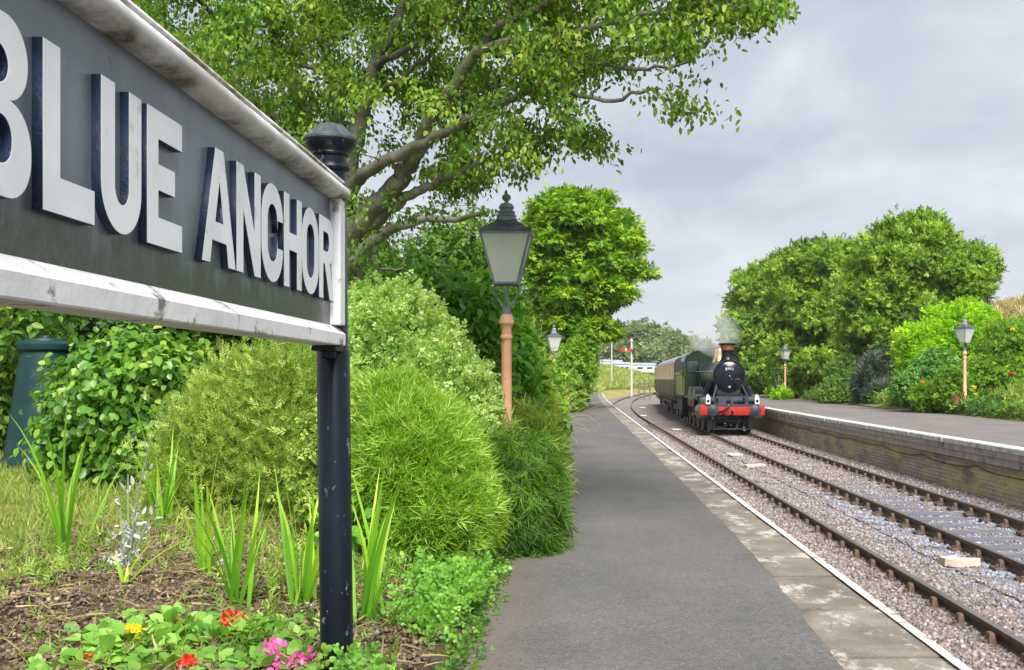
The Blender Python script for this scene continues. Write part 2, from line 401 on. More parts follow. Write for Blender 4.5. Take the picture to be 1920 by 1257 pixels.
# --- trackbed with loose stones
m, n, l, b = newmat('ballast')
tc = n.new('ShaderNodeTexCoord'); v = n.new('ShaderNodeTexVoronoi'); v.inputs['Scale'].default_value = 24; l(tc.outputs['Object'], v.inputs['Vector'])
rc = ramp(n, [(0, (.08, .065, .06)), (.4, (.17, .14, .133)), (.75, (.26, .22, .21)), (1, (.36, .32, .31))]); l(v.outputs['Color'], rc.inputs[0])
bg = noise(n, l, .8, 5, .6); rb = ramp(n, [(.3, (.72, .70, .70)), (.7, (1.12, 1.08, 1.05))]); l(bg.outputs[0], rb.inputs[0])
l(mixc(n, l, 1, rc.outputs[0], rb.outputs[0], 'MULTIPLY'), b.inputs['Base Color']); b.inputs['Roughness'].default_value = .9
bump(n, l, b, v.outputs['Distance'], 1.0, .02); M_bal = m
def bedz(X, D):
    """ballast level: covers the left track's sleepers, leaves those of the right track bare near the camera"""
    t = X - CR(D); u = max(0, 1 - abs(t + .05) / 1.55); u = u * u * (3 - 2 * u)
    near = max(0, min(1, (27 - D) / 9)) if D < 27 else 0
    z = -1.035 - .075 * u * near + .014 * fbm(X, D, 2.3, 8)
    s = X - CL(D)
    if s > .9 and t < -1.4: z -= .03
    return z
rows = []
for D in depths(-4, 200, .3, 1.025):
    a, b_ = CL(D) - 2.1, max(RP(D), CR(D) + 1.6) + .3
    rows.append([(x, D, bedz(x, D)) for x in np.linspace(a, b_, 34)])
sheet('ballast', rows, M_bal)
mS, n, l, b = newmat('ballast_stone')
a = n.new('ShaderNodeAttribute'); a.attribute_name = 'tint'
r = ramp(n, [(0, (.075, .060, .055)), (.28, (.165, .135, .124)), (.5, (.25, .21, .196)), (.68, (.38, .335, .318)), (.72, (.11, .115, .145)), (.86, (.20, .21, .26)), (1, (.33, .345, .41))]); l(a.outputs['Fac'], r.inputs[0]); l(r.outputs[0], b.inputs['Base Color']); b.inputs['Roughness'].default_value = .85
bm = bmesh.new(); bmesh.ops.create_icosphere(bm, subdivisions=1, radius=1)
for v_ in bm.verts: v_.co *= RNG.uniform(.62, 1.1)
bm.verts.index_update(); ST = (np.array([v_.co[:] for v_ in bm.verts]), np.array([[q.index for q in f.verts] for f in bm.faces])); bm.free()
N = 52000
Dn = 7.5 * (46 / 7.5) ** (RNG.uniform(0, 1, N) ** .9); Xn = np.array([RNG.uniform(CL(d) + .1, RP(d) + .05) for d in Dn])
Zn = np.array([bedz(x, d) for x, d in zip(Xn, Dn)])
uu = np.abs(Xn - 5.83) ; slp = np.array([abs(((d / .72) % 1) - .5) < .19 for d in Dn]) & (uu < 1.35) & (Dn < 24)
keep = ~(slp & (RNG.uniform(0, 1, N) < .88))
blue = np.clip((1.75 - uu) * 1.6, 0, 1) * np.clip((25 - Dn) / 9, 0, 1); isb = RNG.uniform(0, 1, N) < blue
tn = np.where(isb, RNG.uniform(.73, 1, N), np.clip(RNG.normal(.38, .17, N), 0, .68))
sz = .021 * RNG.uniform(.6, 1.45, N) * (1 + np.clip(Dn - 12, 0, 30) * .018)
nr_ = np.min(np.abs(np.stack([Xn - (CL(0) + .7525), Xn - (CR(0) - .7525), Xn - (CR(0) + .7525)])), axis=0); tn = np.where(~isb, np.clip(tn - .16 * np.clip(1 - nr_ / .35, 0, 1), 0, .68), tn)   # oily, rusty stones by the rails
keep_i = np.where(keep)[0]
V, Fc, tt = scatter(ST, np.stack([Xn, Dn, Zn + .004], 1)[keep_i], RNG.normal(size=(len(keep_i), 3)), RNG.normal(size=(len(keep_i), 3)), sz[keep_i], tn[keep_i])
tag(link('ballast_stones', np_mesh('ballast_stones', V, Fc, tt), mats=mS), 'loose pinkish and blue grey ballast stones between the rails', 'ballast', kind='stuff')

# --- sleepers of the right track (those of the left lie under the stones)
M_slp = pmat('sleeper_timber', [(.3, (.05, .052, .066)), (.6, (.14, .145, .175)), (.8, (.24, .25, .29))], 5, .85, bmp=.8, bscale=40, stretch=(.4, 6, 4))
s0 = MB().box((0, 0, -.07), (2.5, .25, .14), bev=.012).build('sleeper', M_slp); s0.location = (0, 0, 0)
SL = 'weathered grey timber sleeper lying across the right hand track'
tag(s0, SL, 'sleeper', 'sleepers of the right track')
for k in range(44):
    D = 7.92 + .72 * k; o = s0 if k == 0 else s0.copy()
    if k: COL.objects.link(o)
    o.location = (CR(D) - .03, D, -1.068); o.rotation_euler = (0, 0, -.0 + random.Random(k).uniform(-.02, .02))
# --- rails with chairs
M_rust = pmat('rail_rust', [(.3, (.062, .039, .026)), (.7, (.135, .085, .056))], 9, .8, bmp=.3, bscale=70)
M_steel = pmat('rail_top', [(.3, (.20, .18, .17)), (.7, (.34, .32, .31))], 4, .38, .85, stretch=(1, .1, 1))
RAILP = [(-.035, -.004), (-.03, 0), (.03, 0), (.035, -.004), (.035, -.042), (.012, -.056), (.012, -.105), (.03, -.116), (.03, -.144), (-.03, -.144), (-.03, -.116), (-.012, -.105), (-.012, -.056), (-.035, -.042)]
def chair_mb():
    c = MB(); c.box((0, 0, -.146), (.36, .2, .045), bev=.01)
    for sx in (-1, 1):
        c.box((sx * .075, 0, -.088), (.075, .13, .10), taper=.62, bev=.012); c.lathe([(.022, -.125), (.022, -.095), (.012, -.09)], (sx * .14, .055 * sx, 0), 8)
    c.box((.052, 0, -.075), (.03, .17, .045), bev=.006); return c
ch0 = chair_mb().build('chair', M_rust)
first = True
for nm, cf, off, lab in (('running_rail', CL, -.7525, 'rusty rail closest under the near platform edge, showing only at the far bend'),
                         ('running_rail', CL, .7525, 'rusty rail of the left track with a shiny worn top, beside the pink ballast strip'),
                         ('running_rail', CR, -.7525, 'rusty middle rail leading under the left wheels of the engine'),
                         ('running_rail', CR, .7525, 'rusty rail nearest the mossy brick face of the far platform')):
    ds = depths(-3, 40, 1.5, 1.0) + depths(40, 175, 1.5, 1.0)[1:]
    path = [((cf(d) + off, d, -.9), (1, 0, 0)) for d in ds]
    mbr = MB().extrude(RAILP, path)
    mbr.m = [0] * len(mbr.m)
    npf = len(RAILP)
    for i in range((len(path) - 1) * npf):
        if i % npf == 1: mbr.m[i] = 1
    root = thing(nm, lab, 'rail', (cf(0) + off, 0, -.9), group='rails of the two tracks')
    o = mbr.build('rail_bar', [M_rust, M_steel], root, world=True)
    if off < 0 and cf is CL: continue
    for k in range(62):
        D = 6.84 + .72 * k; c = ch0 if first else ch0.copy()
        if not first: COL.objects.link(c)
        first = False
        c.parent = root; c.location = (cf(D) - cf(0), D, 0)

# --- right platform: fascia, brick wall, edge, surface
m, n, l, b = newmat('old_brick')
tc = n.new('ShaderNodeTexCoord'); sep_ = n.new('ShaderNodeSeparateXYZ'); l(tc.outputs['Object'], sep_.inputs[0])
cb = n.new('ShaderNodeCombineXYZ'); l(sep_.outputs[1], cb.inputs[0]); l(sep_.outputs[2], cb.inputs[1])
bt = n.new('ShaderNodeTexBrick'); l(cb.outputs[0], bt.inputs['Vector']); bt.inputs['Scale'].default_value = 1
bt.inputs['Brick Width'].default_value = .235; bt.inputs['Row Height'].default_value = .078; bt.inputs['Mortar Size'].default_value = .008; bt.inputs['Mortar Smooth'].default_value = .4
bt.inputs['Color1'].default_value = (.50, .42, .33, 1); bt.inputs['Color2'].default_value = (.36, .30, .245, 1); bt.inputs['Mortar'].default_value = (.15, .125, .10, 1)
my = noise(n, l, .9, 6, .68, stretch=(1, .8, 1.6)); rm = ramp(n, [(.42, (0, 0, 0)), (.6, (1, 1, 1))]); l(my.outputs[0], rm.inputs[0])
c = mixc(n, l, mixc(n, l, 1, rm.outputs[0], (.75, .75, .75), 'MULTIPLY'), bt.outputs[0], (.62, .48, .18))
dk = noise(n, l, 1.3, 6, .7, stretch=(1, .5, 2)); rd = ramp(n, [(.48, (0, 0, 0)), (.66, (1, 1, 1))]); l(dk.outputs[0], rd.inputs[0])
c = mixc(n, l, mixc(n, l, 1, rd.outputs[0], (.8, .8, .8), 'MULTIPLY'), c, (.14, .118, .098)); l(c, b.inputs['Base Color']); b.inputs['Roughness'].default_value = .92
bump(n, l, b, mixc(n, l, .45, bt.outputs['Fac'], my.outputs[0]), .7, .02); M_brick = m
M_fascia = pmat('fascia_stone', [(.3, (.26, .225, .20)), (.7, (.44, .39, .355))], 3, .9, bmp=.5, bscale=25, dirt=(.075, .06, .05), dscale=2.5)
M_edgew = pmat('edge_white', [(.3, (.42, .42, .39)), (.65, (.60, .60, .57))], 7, .8, bmp=.4, bscale=40, dirt=(.22, .2, .18), dscale=5, dlo=.52, dhi=.66)
RD = depths(-6, 112, .5, 1.025)
wr = thing('platform_wall', 'mossy brown brick face of the far platform above the ballast', 'wall', (RP(0), 0, 0))
fr = MB(); path = [((RP(d), d, 0), (1, 0, 0)) for d in RD]
fr.extrude([(0.0, -.10), (0.0, -.22), (.03, -.235), (.03, -.36), (.6, -.36), (.6, -.10)], path).build('fascia', M_fascia, wr, world=True)
MB().extrude([(.15, -.362), (.15, -1.35), (.6, -1.35), (.6, -.362)], path).build('brickwork', M_brick, wr, world=True)
rr = random.Random(3)
ed = MB(); D = -6.0
while D < 111:
    d2 = min(112, D + rr.uniform(.8, 1.2)); j = rr.uniform(-.012, .012)
    ed.extrude([(-.035 + j, -.012), (-.022 + j, .004), (.25, .006), (.25, -.098), (-.03 + j, -.098)], [((RP(D + .006), D + .006, 0), (1, 0, 0)), ((RP(d2 - .006), d2 - .006, 0), (1, 0, 0))]); D = d2
ed.build('white_edging', M_edgew, wr, world=True)
rows = []
for D in RD:
    a, b_ = RP(D) + .252, RB(D) + .35 + .12 * fbm(1, D, .9, 12)
    rows.append([(a + (b_ - a) * t, D, .004 + .012 * t + .006 * fbm(t * 4, D, 1.1, 6)) for t in np.linspace(0, 1, 12)])
sheet('far_platform', rows, M_asph2)
rows = [[(RP(112) + x, 112, .0), (RP(112) + x, 112.05, -1.3)] for x in np.linspace(0, 4.6, 5)]
# cable drooping along the wall, and small openings
M_blk = pmat('black_rubber', (.04, .035, .03), rough=.5)
pts = []; rr = random.Random(8); ks = [8 + 3.1 * i for i in range(12)]
for a, b_ in zip(ks[:-1], ks[1:]):
    dr = rr.uniform(.03, .12)
    for t in np.linspace(0, 1, 9)[:-1]:
        D = a + (b_ - a) * t; pts.append((RP(D) + .118, D, -.47 - .02 * (D < 18) - dr * 4 * t * (1 - t) * .8 + rr.uniform(-.006, .006)))
tag(MB().tube(pts, .011, 6).build('cable', M_blk, smooth=True), 'black cable sagging along the brick face of the far platform', 'cable')

# --- garden ground left of the path
m, n, l, b = newmat('garden_ground')
gr = noise(n, l, 1.1, 7, .65); r1 = ramp(n, [(.3, (.04, .028, .022)), (.55, (.085, .06, .047)), (.75, (.15, .11, .085))]); l(noise(n, l, 14, 8, .7).outputs[0], r1.inputs[0])
r2 = ramp(n, [(.3, (.10, .12, .022)), (.7, (.23, .24, .07))]); l(noise(n, l, 7, 6, .7).outputs[0], r2.inputs[0])
tc = n.new('ShaderNodeTexCoord'); sp2 = n.new('ShaderNodeSeparateXYZ'); l(tc.outputs['Object'], sp2.inputs[0])
mr = n.new('ShaderNodeMapRange'); l(sp2.outputs[1], mr.inputs[0]); mr.inputs[1].default_value = 5.7; mr.inputs[2].default_value = 7.4
ad = n.new('ShaderNodeMath'); ad.operation = 'MULTIPLY_ADD'; l(gr.outputs[0], ad.inputs[0]); ad.inputs[1].default_value = 1.4; ad.inputs[2].default_value = -.7
a2 = n.new('ShaderNodeMath'); a2.operation = 'ADD'; a2.use_clamp = True; l(ad.outputs[0], a2.inputs[0]); l(mr.outputs[0], a2.inputs[1])
l(mixc(n, l, a2.outputs[0], r1.outputs[0], r2.outputs[0]), b.inputs['Base Color']); b.inputs['Roughness'].default_value = .95; b.inputs['Specular IOR Level'].default_value = .15
bump(n, l, b, noise(n, l, 45, 6, .7).outputs[0], .8, .02); M_gard = m
rows = []
for D in depths(-4, 110, .12, 1.03):
    w_ = [0, .05, .1, .18, .28, .4, .55, .7, .9, 1.1, 1.35, 1.6, 1.9, 2.2, 2.6, 3, 3.5, 4, 5, 6.5, 9, 14, 22, 40]
    rows.append([(LP(D) - .03 - x, D, gz(LP(D) - .03 - x, D) - (.03 if x == 0 else 0)) for x in w_])
sheet('garden_ground', rows, M_gard)
# --- bank behind the far platform
M_bank = groundmat('bank_grass', [(.3, (.07, .10, .02)), (.55, (.17, .17, .05)), (.75, (.34, .28, .15))], 1.2)
rows = []
for D in depths(-10, 170, 1.2, 1.03):
    b_ = RB(D) + .1
    rows.append([(b_ + x, D, .0 + h + .12 * fbm(x, D, .4, 30)) for x, h in ((0, -.02), (.5, .12), (1.2, .25), (2.5, .5), (4.5, 1.0), (7, 2.2), (9.5, 3.9), (12, 5.1), (15, 5.6), (25, 5.9), (60, 6))])
sheet('bank', rows, M_bank)
# --- rough bank between the left track's bend and the field beyond
M_fbank = groundmat('rough_grass', [(.3, (.13, .15, .035)), (.5, (.25, .23, .08)), (.72, (.38, .32, .14))], .6)
rows = []
for D in depths(87.6, 430, .8, 1.03):
    f0 = CL(D) - 2.0
    rows.append([(f0 - x, D, -1.06 + min(4.0 + .0 * D, .27 * x) * (1 if x < 60 else 1) + .15 * fbm(x, D, .3, 31) * min(1, x)) for x in np.concatenate([np.linspace(0, 20, 30), np.linspace(22, 140, 20)])])
sheet('far_bank', rows, M_fbank)
# ================================================================ STATION SIGN
M_white = pmat('sign_white_paint', [(.3, (.68, .70, .75)), (.6, (.78, .80, .85))], 5, .5, bmp=.2, bscale=25, bdist=.003, dirt=(.46, .43, .38), dscale=8, dlo=.6, dhi=.72)
M_wframe = pmat('frame_white_paint', [(.3, (.60, .61, .64)), (.6, (.72, .73, .75))], 5, .55, bmp=.5, bscale=18, bdist=.006, dirt=(.20, .185, .17), dscale=10, dlo=.585, dhi=.66)
M_navy = pmat('letter_edge_navy', [(.3, (.005, .011, .032)), (.7, (.015, .03, .08))], 25, .5, bmp=.5, bscale=120)
m, n, l, b = newmat('sign_board_black')
t1 = noise(n, l, 5, 6, .6, stretch=(1, 1.2, .4)); r1 = ramp(n, [(.3, (.082, .104, .128)), (.7, (.155, .185, .22))]); l(t1.outputs[0], r1.inputs[0])  # reflected sky's blue-grey put into the upper colour; mossy dirt towards the bottom
ge = n.new('ShaderNodeNewGeometry'); sz_ = n.new('ShaderNodeSeparateXYZ'); l(ge.outputs['Position'], sz_.inputs[0])
mr = n.new('ShaderNodeMapRange'); l(sz_.outputs[2], mr.inputs[0]); mr.inputs[1].default_value = 1.56; mr.inputs[2].default_value = 1.40; mr.inputs[3].default_value = -.12; mr.inputs[4].default_value = .42
st = noise(n, l, 11, 7, .7, stretch=(1, 2.2, .3)); ma = n.new('ShaderNodeMath'); ma.operation = 'ADD'; l(st.outputs[0], ma.inputs[0]); l(mr.outputs[0], ma.inputs[1])
r2 = ramp(n, [(.48, (0, 0, 0)), (.8, (1, 1, 1))]); l(ma.outputs[0], r2.inputs[0])
gr = ramp(n, [(.3, (.016, .024, .018)), (.6, (.045, .058, .045)), (.8, (.13, .145, .13))]); l(noise(n, l, 60, 5, .75).outputs[0], gr.inputs[0])
c = mixc(n, l, r2.outputs[0], r1.outputs[0], gr.outputs[0])
sk = noise(n, l, 17, 6, .6, stretch=(1, .8, 1.6)); r3 = ramp(n, [(.665, (0, 0, 0)), (.70, (1, 1, 1))]); l(sk.outputs[0], r3.inputs[0])
c = mixc(n, l, mixc(n, l, 1, r3.outputs[0], (.8, .8, .8), 'MULTIPLY'), c, (.018, .02, .024))
l(c, b.inputs['Base Color']); b.inputs['Roughness'].default_value = .34; b.inputs['Specular IOR Level'].default_value = .7
bump(n, l, b, mixc(n, l, .5, sk.outputs[0], st.outputs[0]), .3, .004); M_board = m
m, n, l, b = newmat('sign_white_mossy')
t = noise(n, l, 9, 8, .72, stretch=(1, .45, 1)); rr_ = ramp(n, [(.44, (0, 0, 0)), (.58, (1, 1, 1))]); l(t.outputs[0], rr_.inputs[0])
ge = n.new('ShaderNodeNewGeometry'); sz_ = n.new('ShaderNodeSeparateXYZ'); l(ge.outputs['Position'], sz_.inputs[0])
mr = n.new('ShaderNodeMapRange'); l(sz_.outputs[2], mr.inputs[0]); mr.inputs[1].default_value = 1.893; mr.inputs[2].default_value = 1.918; mr.inputs[3].default_value = .3; mr.inputs[4].default_value = 1
mm = n.new('ShaderNodeMath'); mm.operation = 'MULTIPLY'; l(rr_.outputs[0], mm.inputs[0]); l(mr.outputs[0], mm.inputs[1])
r3 = ramp(n, [(.3, (.07, .065, .035)), (.5, (.22, .20, .13)), (.7, (.36, .34, .27))]); l(noise(n, l, 40, 5, .7).outputs[0], r3.inputs[0])
lo_ = n.new('ShaderNodeMapRange'); l(sz_.outputs[2], lo_.inputs[0]); lo_.inputs[1].default_value = 1.888; lo_.inputs[2].default_value = 1.868
t5 = noise(n, l, 3.5, 6, .7); r5 = ramp(n, [(.44, (0, 0, 0)), (.62, (1, 1, 1))]); l(t5.outputs[0], r5.inputs[0]); m5 = n.new('ShaderNodeMath'); m5.operation = 'MULTIPLY'; l(lo_.outputs[0], m5.inputs[0]); l(r5.outputs[0], m5.inputs[1])
l(mixc(n, l, m5.outputs[0], mixc(n, l, mm.outputs[0], (.66, .66, .68), r3.outputs[0]), (.10, .085, .055)), b.inputs['Base Color']); b.inputs['Roughness'].default_value = .6
bump(n, l, b, t.outputs[0], .4, .004); M_mossy = m
m, n, l, b = newmat('post_black_paint')
t = noise(n, l, 3, 5); r1 = ramp(n, [(.3, (.002, .004, .009)), (.7, (.006, .011, .02))]); l(t.outputs[0], r1.inputs[0])
t2 = noise(n, l, 26, 5, .7, stretch=(1, 1, .6)); r2 = ramp(n, [(.63, (0, 0, 0)), (.68, (1, 1, 1))]); l(t2.outputs[0], r2.inputs[0])
c = mixc(n, l, mixc(n, l, 1, r2.outputs[0], (.7, .7, .7), 'MULTIPLY'), r1.outputs[0], (.17, .21, .26))
t6 = noise(n, l, 7.5, 4, .6, stretch=(1, 1, .55)); r6 = ramp(n, [(.70, (0, 0, 0)), (.72, (1, 1, 1))]); l(t6.outputs[0], r6.inputs[0]); c = mixc(n, l, r6.outputs[0], c, (.42, .22, .17))
l(c, b.inputs['Base Color']); b.inputs['Roughness'].default_value = .3; b.inputs['Specular IOR Level'].default_value = .32
bump(n, l, b, t2.outputs[0], .25, .003); M_post = m
M_cap = pmat('post_cap', [(.3, (.02, .028, .034)), (.6, (.06, .075, .085))], 18, .45, bmp=.5, bscale=50, dirt=(.34, .32, .32), dscale=14, dlo=.56, dhi=.68)
D_END, D_BEG = 4.0, 1.06
sign = thing('station_sign', 'large black name board with raised white letters and white frame on black posts', 'sign', (-.93, 2.6, 0))
panel = MB().box((-.928, (D_END + D_BEG) / 2, 1.62), (.04, D_END - D_BEG - .06, .56)).build('board', M_board, sign, world=True)
fm = MB()
# bottom rail: chamfered; stiles
Lr = [((-.968, D_BEG, 0), (1, 0, 0)), ((-.968, D_END, 0), (1, 0, 0))]
fm.extrude([(0, 1.322), (.098, 1.322), (.1, 1.326), (.1, 1.365), (.074, 1.388), (.0605, 1.397), (0, 1.397)], Lr)
for d0, d1 in ((D_END - .082, D_END - .001), (D_BEG + .001, D_BEG + .082)):
    fm.box((-.918, (d0 + d1) / 2, 1.63), (.098, d1 - d0, .464), bev=.004)
fr = fm.build('frame', M_wframe, sign, world=True)
cap = MB(); prof = [(.0, 1.862)] + [(.0605, 1.862)] + [(.075 + .042 * math.sin(a), 1.893 - .031 * math.cos(a)) for a in np.linspace(.1, math.pi * .92, 9)] + [(.086, 1.926), (.098, 1.932), (.093, 1.941), (.02, 1.956), (.0, 1.954)]
cap.extrude(prof, [((-.968, d, .0015 * fbm(d, 2, 6, 40)), (1, 0, 0)) for d in np.linspace(D_BEG - .008, D_END + .008, 40)])
cap.build('top_moulding', M_mossy, sign, world=True, smooth=True, ang=35)
# letters
S, H = .058, .285
def rrect(x0, y0, x1, y1, r, n=10):
    p = []
    for cx, cy, a in ((x1 - r, y0 + r, -90), (x1 - r, y1 - r, 0), (x0 + r, y1 - r, 90), (x0 + r, y0 + r, 180)):
        p += [(cx + r * math.cos(R(a + 90 * k / n)), cy + r * math.sin(R(a + 90 * k / n))) for k in range(n + 1)]
    return p
def bowl(x0, y0, x1, y1, r, n=10):
    p = [(x0, y0)]
    for cx, cy, a in ((x1 - r, y0 + r, -90), (x1 - r, y1 - r, 0)):
        p += [(cx + r * math.cos(R(a + 90 * k / n)), cy + r * math.sin(R(a + 90 * k / n))) for k in range(n + 1)]
    return p + [(x0, y1)]
def glyph(ch, W):
    s = S
    if ch == 'L': return [[(0, 0), (W, 0), (W, s * 1.05), (s, s * 1.05), (s, H), (0, H)]]
    if ch == 'E': return [[(0, 0), (W, 0), (W, s), (s, s), (s, H * .5 - s * .42), (W * .78, H * .5 - s * .42), (W * .78, H * .5 + s * .5), (s, H * .5 + s * .5), (s, H - s), (W, H - s), (W, H), (0, H)]]
    if ch == 'H': return [[(0, 0), (s, 0), (s, H * .5 - s * .45), (W - s, H * .5 - s * .45), (W - s, 0), (W, 0), (W, H), (W - s, H), (W - s, H * .5 + s * .45), (s, H * .5 + s * .45), (s, H), (0, H)]]
    if ch == 'N': return [[(0, 0), (s * .95, 0), (s * .95, H * .6), (W - s * .95, 0), (W, 0), (W, H), (W - s * .95, H), (W - s * .95, H * .4), (s * .95, H), (0, H)]]
    if ch == 'A':
        c_ = W / 2; k = .03
        return [[(0, 0), (s * .95, 0), (s * 1.2, H * .2), (W - s * 1.2, H * .2), (W - s * .95, 0), (W, 0), (c_ + k, H), (c_ - k, H)], [(c_ - .032, H * .36), (c_, H * .74), (c_ + .032, H * .36)]]
    if ch == 'O': return [rrect(0, 0, W, H, W * .49, 14), rrect(s, s * .9, W - s, H - s * .9, (W - 2 * s) * .49, 10)]
    if ch == 'U':
        r = W / 2; ri = r - s
        o_ = [(0, H)] + [(r + r * math.cos(R(a)), r + r * math.sin(R(a))) for a in range(180, 361, 9)] + [(W, H), (W - s, H)]
        return [o_ + [(r + ri * math.cos(R(a)), r + ri * 1.1 * math.sin(R(a))) for a in range(360, 179, -9)] + [(s, H)]]
    if ch == 'C':
        r = W * .49; ri = r - s; p = [(W, H * .65), (W, H - r)] + [(W - r + r * math.cos(R(a)), H - r + r * math.sin(R(a))) for a in range(9, 91, 9)]
        p += [(r + r * math.cos(R(a)), H - r + r * math.sin(R(a))) for a in range(90, 181, 9)] + [(r + r * math.cos(R(a)), r + r * math.sin(R(a))) for a in range(180, 271, 9)]
        p += [(W - r + r * math.cos(R(a)), r + r * math.sin(R(a))) for a in range(270, 361, 9)] + [(W, H * .36), (W - s, H * .36), (W - s, r)]
        p += [(W - r + ri * math.cos(R(a)), r + ri * math.sin(R(a))) for a in range(351, 269, -9)] + [(r + ri * math.cos(R(a)), r + ri * math.sin(R(a))) for a in range(270, 179, -9)]
        p += [(r + ri * math.cos(R(a)), H - r + ri * math.sin(R(a))) for a in range(180, 89, -9)] + [(W - r + ri * math.cos(R(a)), H - r + ri * math.sin(R(a))) for a in range(90, -1, -9)] + [(W - s, H * .65)]
        return [p]
    if ch == 'B':
        m_ = H * .52
        lo = bowl(0, 0, W, m_ + .004, .07)[:-1]; hi = bowl(0, m_ + .004, W * .95, H, .066)[1:]
        return [lo + hi, bowl(s, s * .85, W - s, m_ - s * .36, .035), bowl(s, m_ + s * .42, W * .95 - s, H - s * .85, .032)]
    if ch == 'R':
        m_ = H * .43
        hi = bowl(0, m_, W * .97, H, .068)
        return [[(0, 0), (s, 0), (s, m_), (s * 1.4, m_), (W - s * 1.02, 0), (W, 0), (W * .74, m_ + .012)] + hi[2:], bowl(s, m_ + s * .75, W * .97 - s, H - s * .85, .034)]
def letter(ch, d0, d1, z0=1.483, th=.018, front=-.8905):
    cu = bpy.data.curves.new('letter', 'CURVE'); cu.dimensions = '2D'; cu.fill_mode = 'BOTH'; cu.extrude = th / 2; cu.bevel_depth = .0012
    for poly in glyph(ch, d1 - d0):
        sp = cu.splines.new('POLY'); sp.points.add(len(poly) - 1); sp.use_cyclic_u = True
        for p, q in zip(sp.points, poly): p.co = (q[0], q[1], 0, 1)
    to = bpy.data.objects.new('letter_curve', cu); COL.objects.link(to)
    bpy.context.view_layer.update()
    me = bpy.data.meshes.new_from_object(to.evaluated_get(bpy.context.evaluated_depsgraph_get()))
    bpy.data.objects.remove(to)
    for v in me.vertices:
        x, y, z = v.co; v.co = (front - th / 2 + z, d0 + x, z0 + y)
    me.update(); me.materials.clear()
    o = link('letter', me, sign, [M_white, M_navy], world=True)
    for p in me.polygons: p.material_index = 0 if p.normal.x > .6 else 1
for ch, a, b_ in (('B', 1.50, 1.713), ('L', 1.752, 1.938), ('U', 1.966, 2.146), ('E', 2.176, 2.367), ('A', 2.495, 2.738), ('N', 2.748, 2.956), ('C', 2.966, 3.18), ('H', 3.193, 3.397), ('O', 3.402, 3.62), ('R', 3.628, 3.838)):
    letter(ch, a * 1.0145, b_ * 1.0145)
POSTP = [(.062, -.15), (.062, 1.30), (.057, 1.31), (.057, 1.985), (.066, 1.99), (.072, 2.0), (.066, 2.012), (.060, 2.02), (.060, 2.042), (.067, 2.046), (.071, 2.052), (.07, 2.058), (.085, 2.072), (.094, 2.085), (.096, 2.098)]
CAPP = [(.096, 2.099), (.1025, 2.104), (.1025, 2.112), (.097, 2.118)]
for D in (4.065, 1.0):
    sh = Matrix.Shear('XY', 4, (-.0125, 0)) if D > 2 else Matrix.Identity(4)
    po = MB().lathe(POSTP, n=32).xform(sh).xform(Matrix.Translation((-.9135, D, 0)))
    po = po.build('post', M_post if D > 2 else M_post, sign, world=True, smooth=True, ang=30)
    q = MB().lathe(CAPP, n=32)
    nseg = 16; vs = [(0, 0, 2.178)]; fs = []
    for j in range(nseg * 2):
        a = math.pi * j / nseg; up = .016 if j % 2 == 0 else 0
        vs += [(.097 * math.cos(a), .097 * math.sin(a), 2.118), (.05 * math.cos(a), .05 * math.sin(a), 2.150 + up * .8)]
    for j in range(nseg * 2):
        k = (j + 1) % (nseg * 2); fs += [(1 + 2 * j, 1 + 2 * k, 2 + 2 * k, 2 + 2 * j), (2 + 2 * j, 2 + 2 * k, 0)]
    q.add(vs, fs); q.xform(sh).xform(Matrix.Translation((-.9135, D, 0)))
    c_ = link('finial', None) if False else q.build('finial', M_cap, sign, world=True, smooth=True, ang=25)
bk = MB().box((-.925, 3.955, 1.311), (.09, .13, .02), bev=.004).box((-.925, 3.985, 1.29), (.05, .05, .03), bev=.004)
bk.build('bracket', M_post, sign, world=True)

# ================================================================ PLATFORM LAMPS
M_lead = pmat('lantern_grey', [(.3, (.12, .14, .17)), (.7, (.25, .28, .32))], 14, .55, bmp=.4, bscale=50, dirt=(.3, .32, .34), dscale=20, dlo=.58, dhi=.7)
M_roof = pmat('lantern_roof', [(.3, (.035, .045, .056)), (.7, (.09, .105, .125))], 10, .5, dirt=(.2, .22, .24), dscale=16, dlo=.58, dhi=.75)
M_salmon = pmat('salmon_paint', [(.3, (.70, .33, .20)), (.7, (.82, .44, .28))], 5, .5, bmp=.15, bscale=30, dirt=(.30, .12, .065), dscale=10, dlo=.6, dhi=.72)
m, n, l, b = newmat('lantern_glass')
t = noise(n, l, 6, 4); r1 = ramp(n, [(.3, (.88, .92, .86)), (.7, (.95, .96, .92))]); l(t.outputs[0], r1.inputs[0]); l(r1.outputs[0], b.inputs['Base Color']); b.inputs['Roughness'].default_value = .12
tr = n.new('ShaderNodeBsdfTranslucent'); l(r1.outputs[0], tr.inputs[0]); ms = n.new('ShaderNodeMixShader'); ms.inputs[0].default_value = .5
l(b.outputs[0], ms.inputs[1]); l(tr.outputs[0], ms.inputs[2]); tp_ = n.new('ShaderNodeBsdfTransparent'); m2_ = n.new('ShaderNodeMixShader'); m2_.inputs[0].default_value = .1; l(ms.outputs[0], m2_.inputs[1]); l(tp_.outputs[0], m2_.inputs[2]); l(m2_.outputs[0], n['Material Output'].inputs[0]); M_glass = m
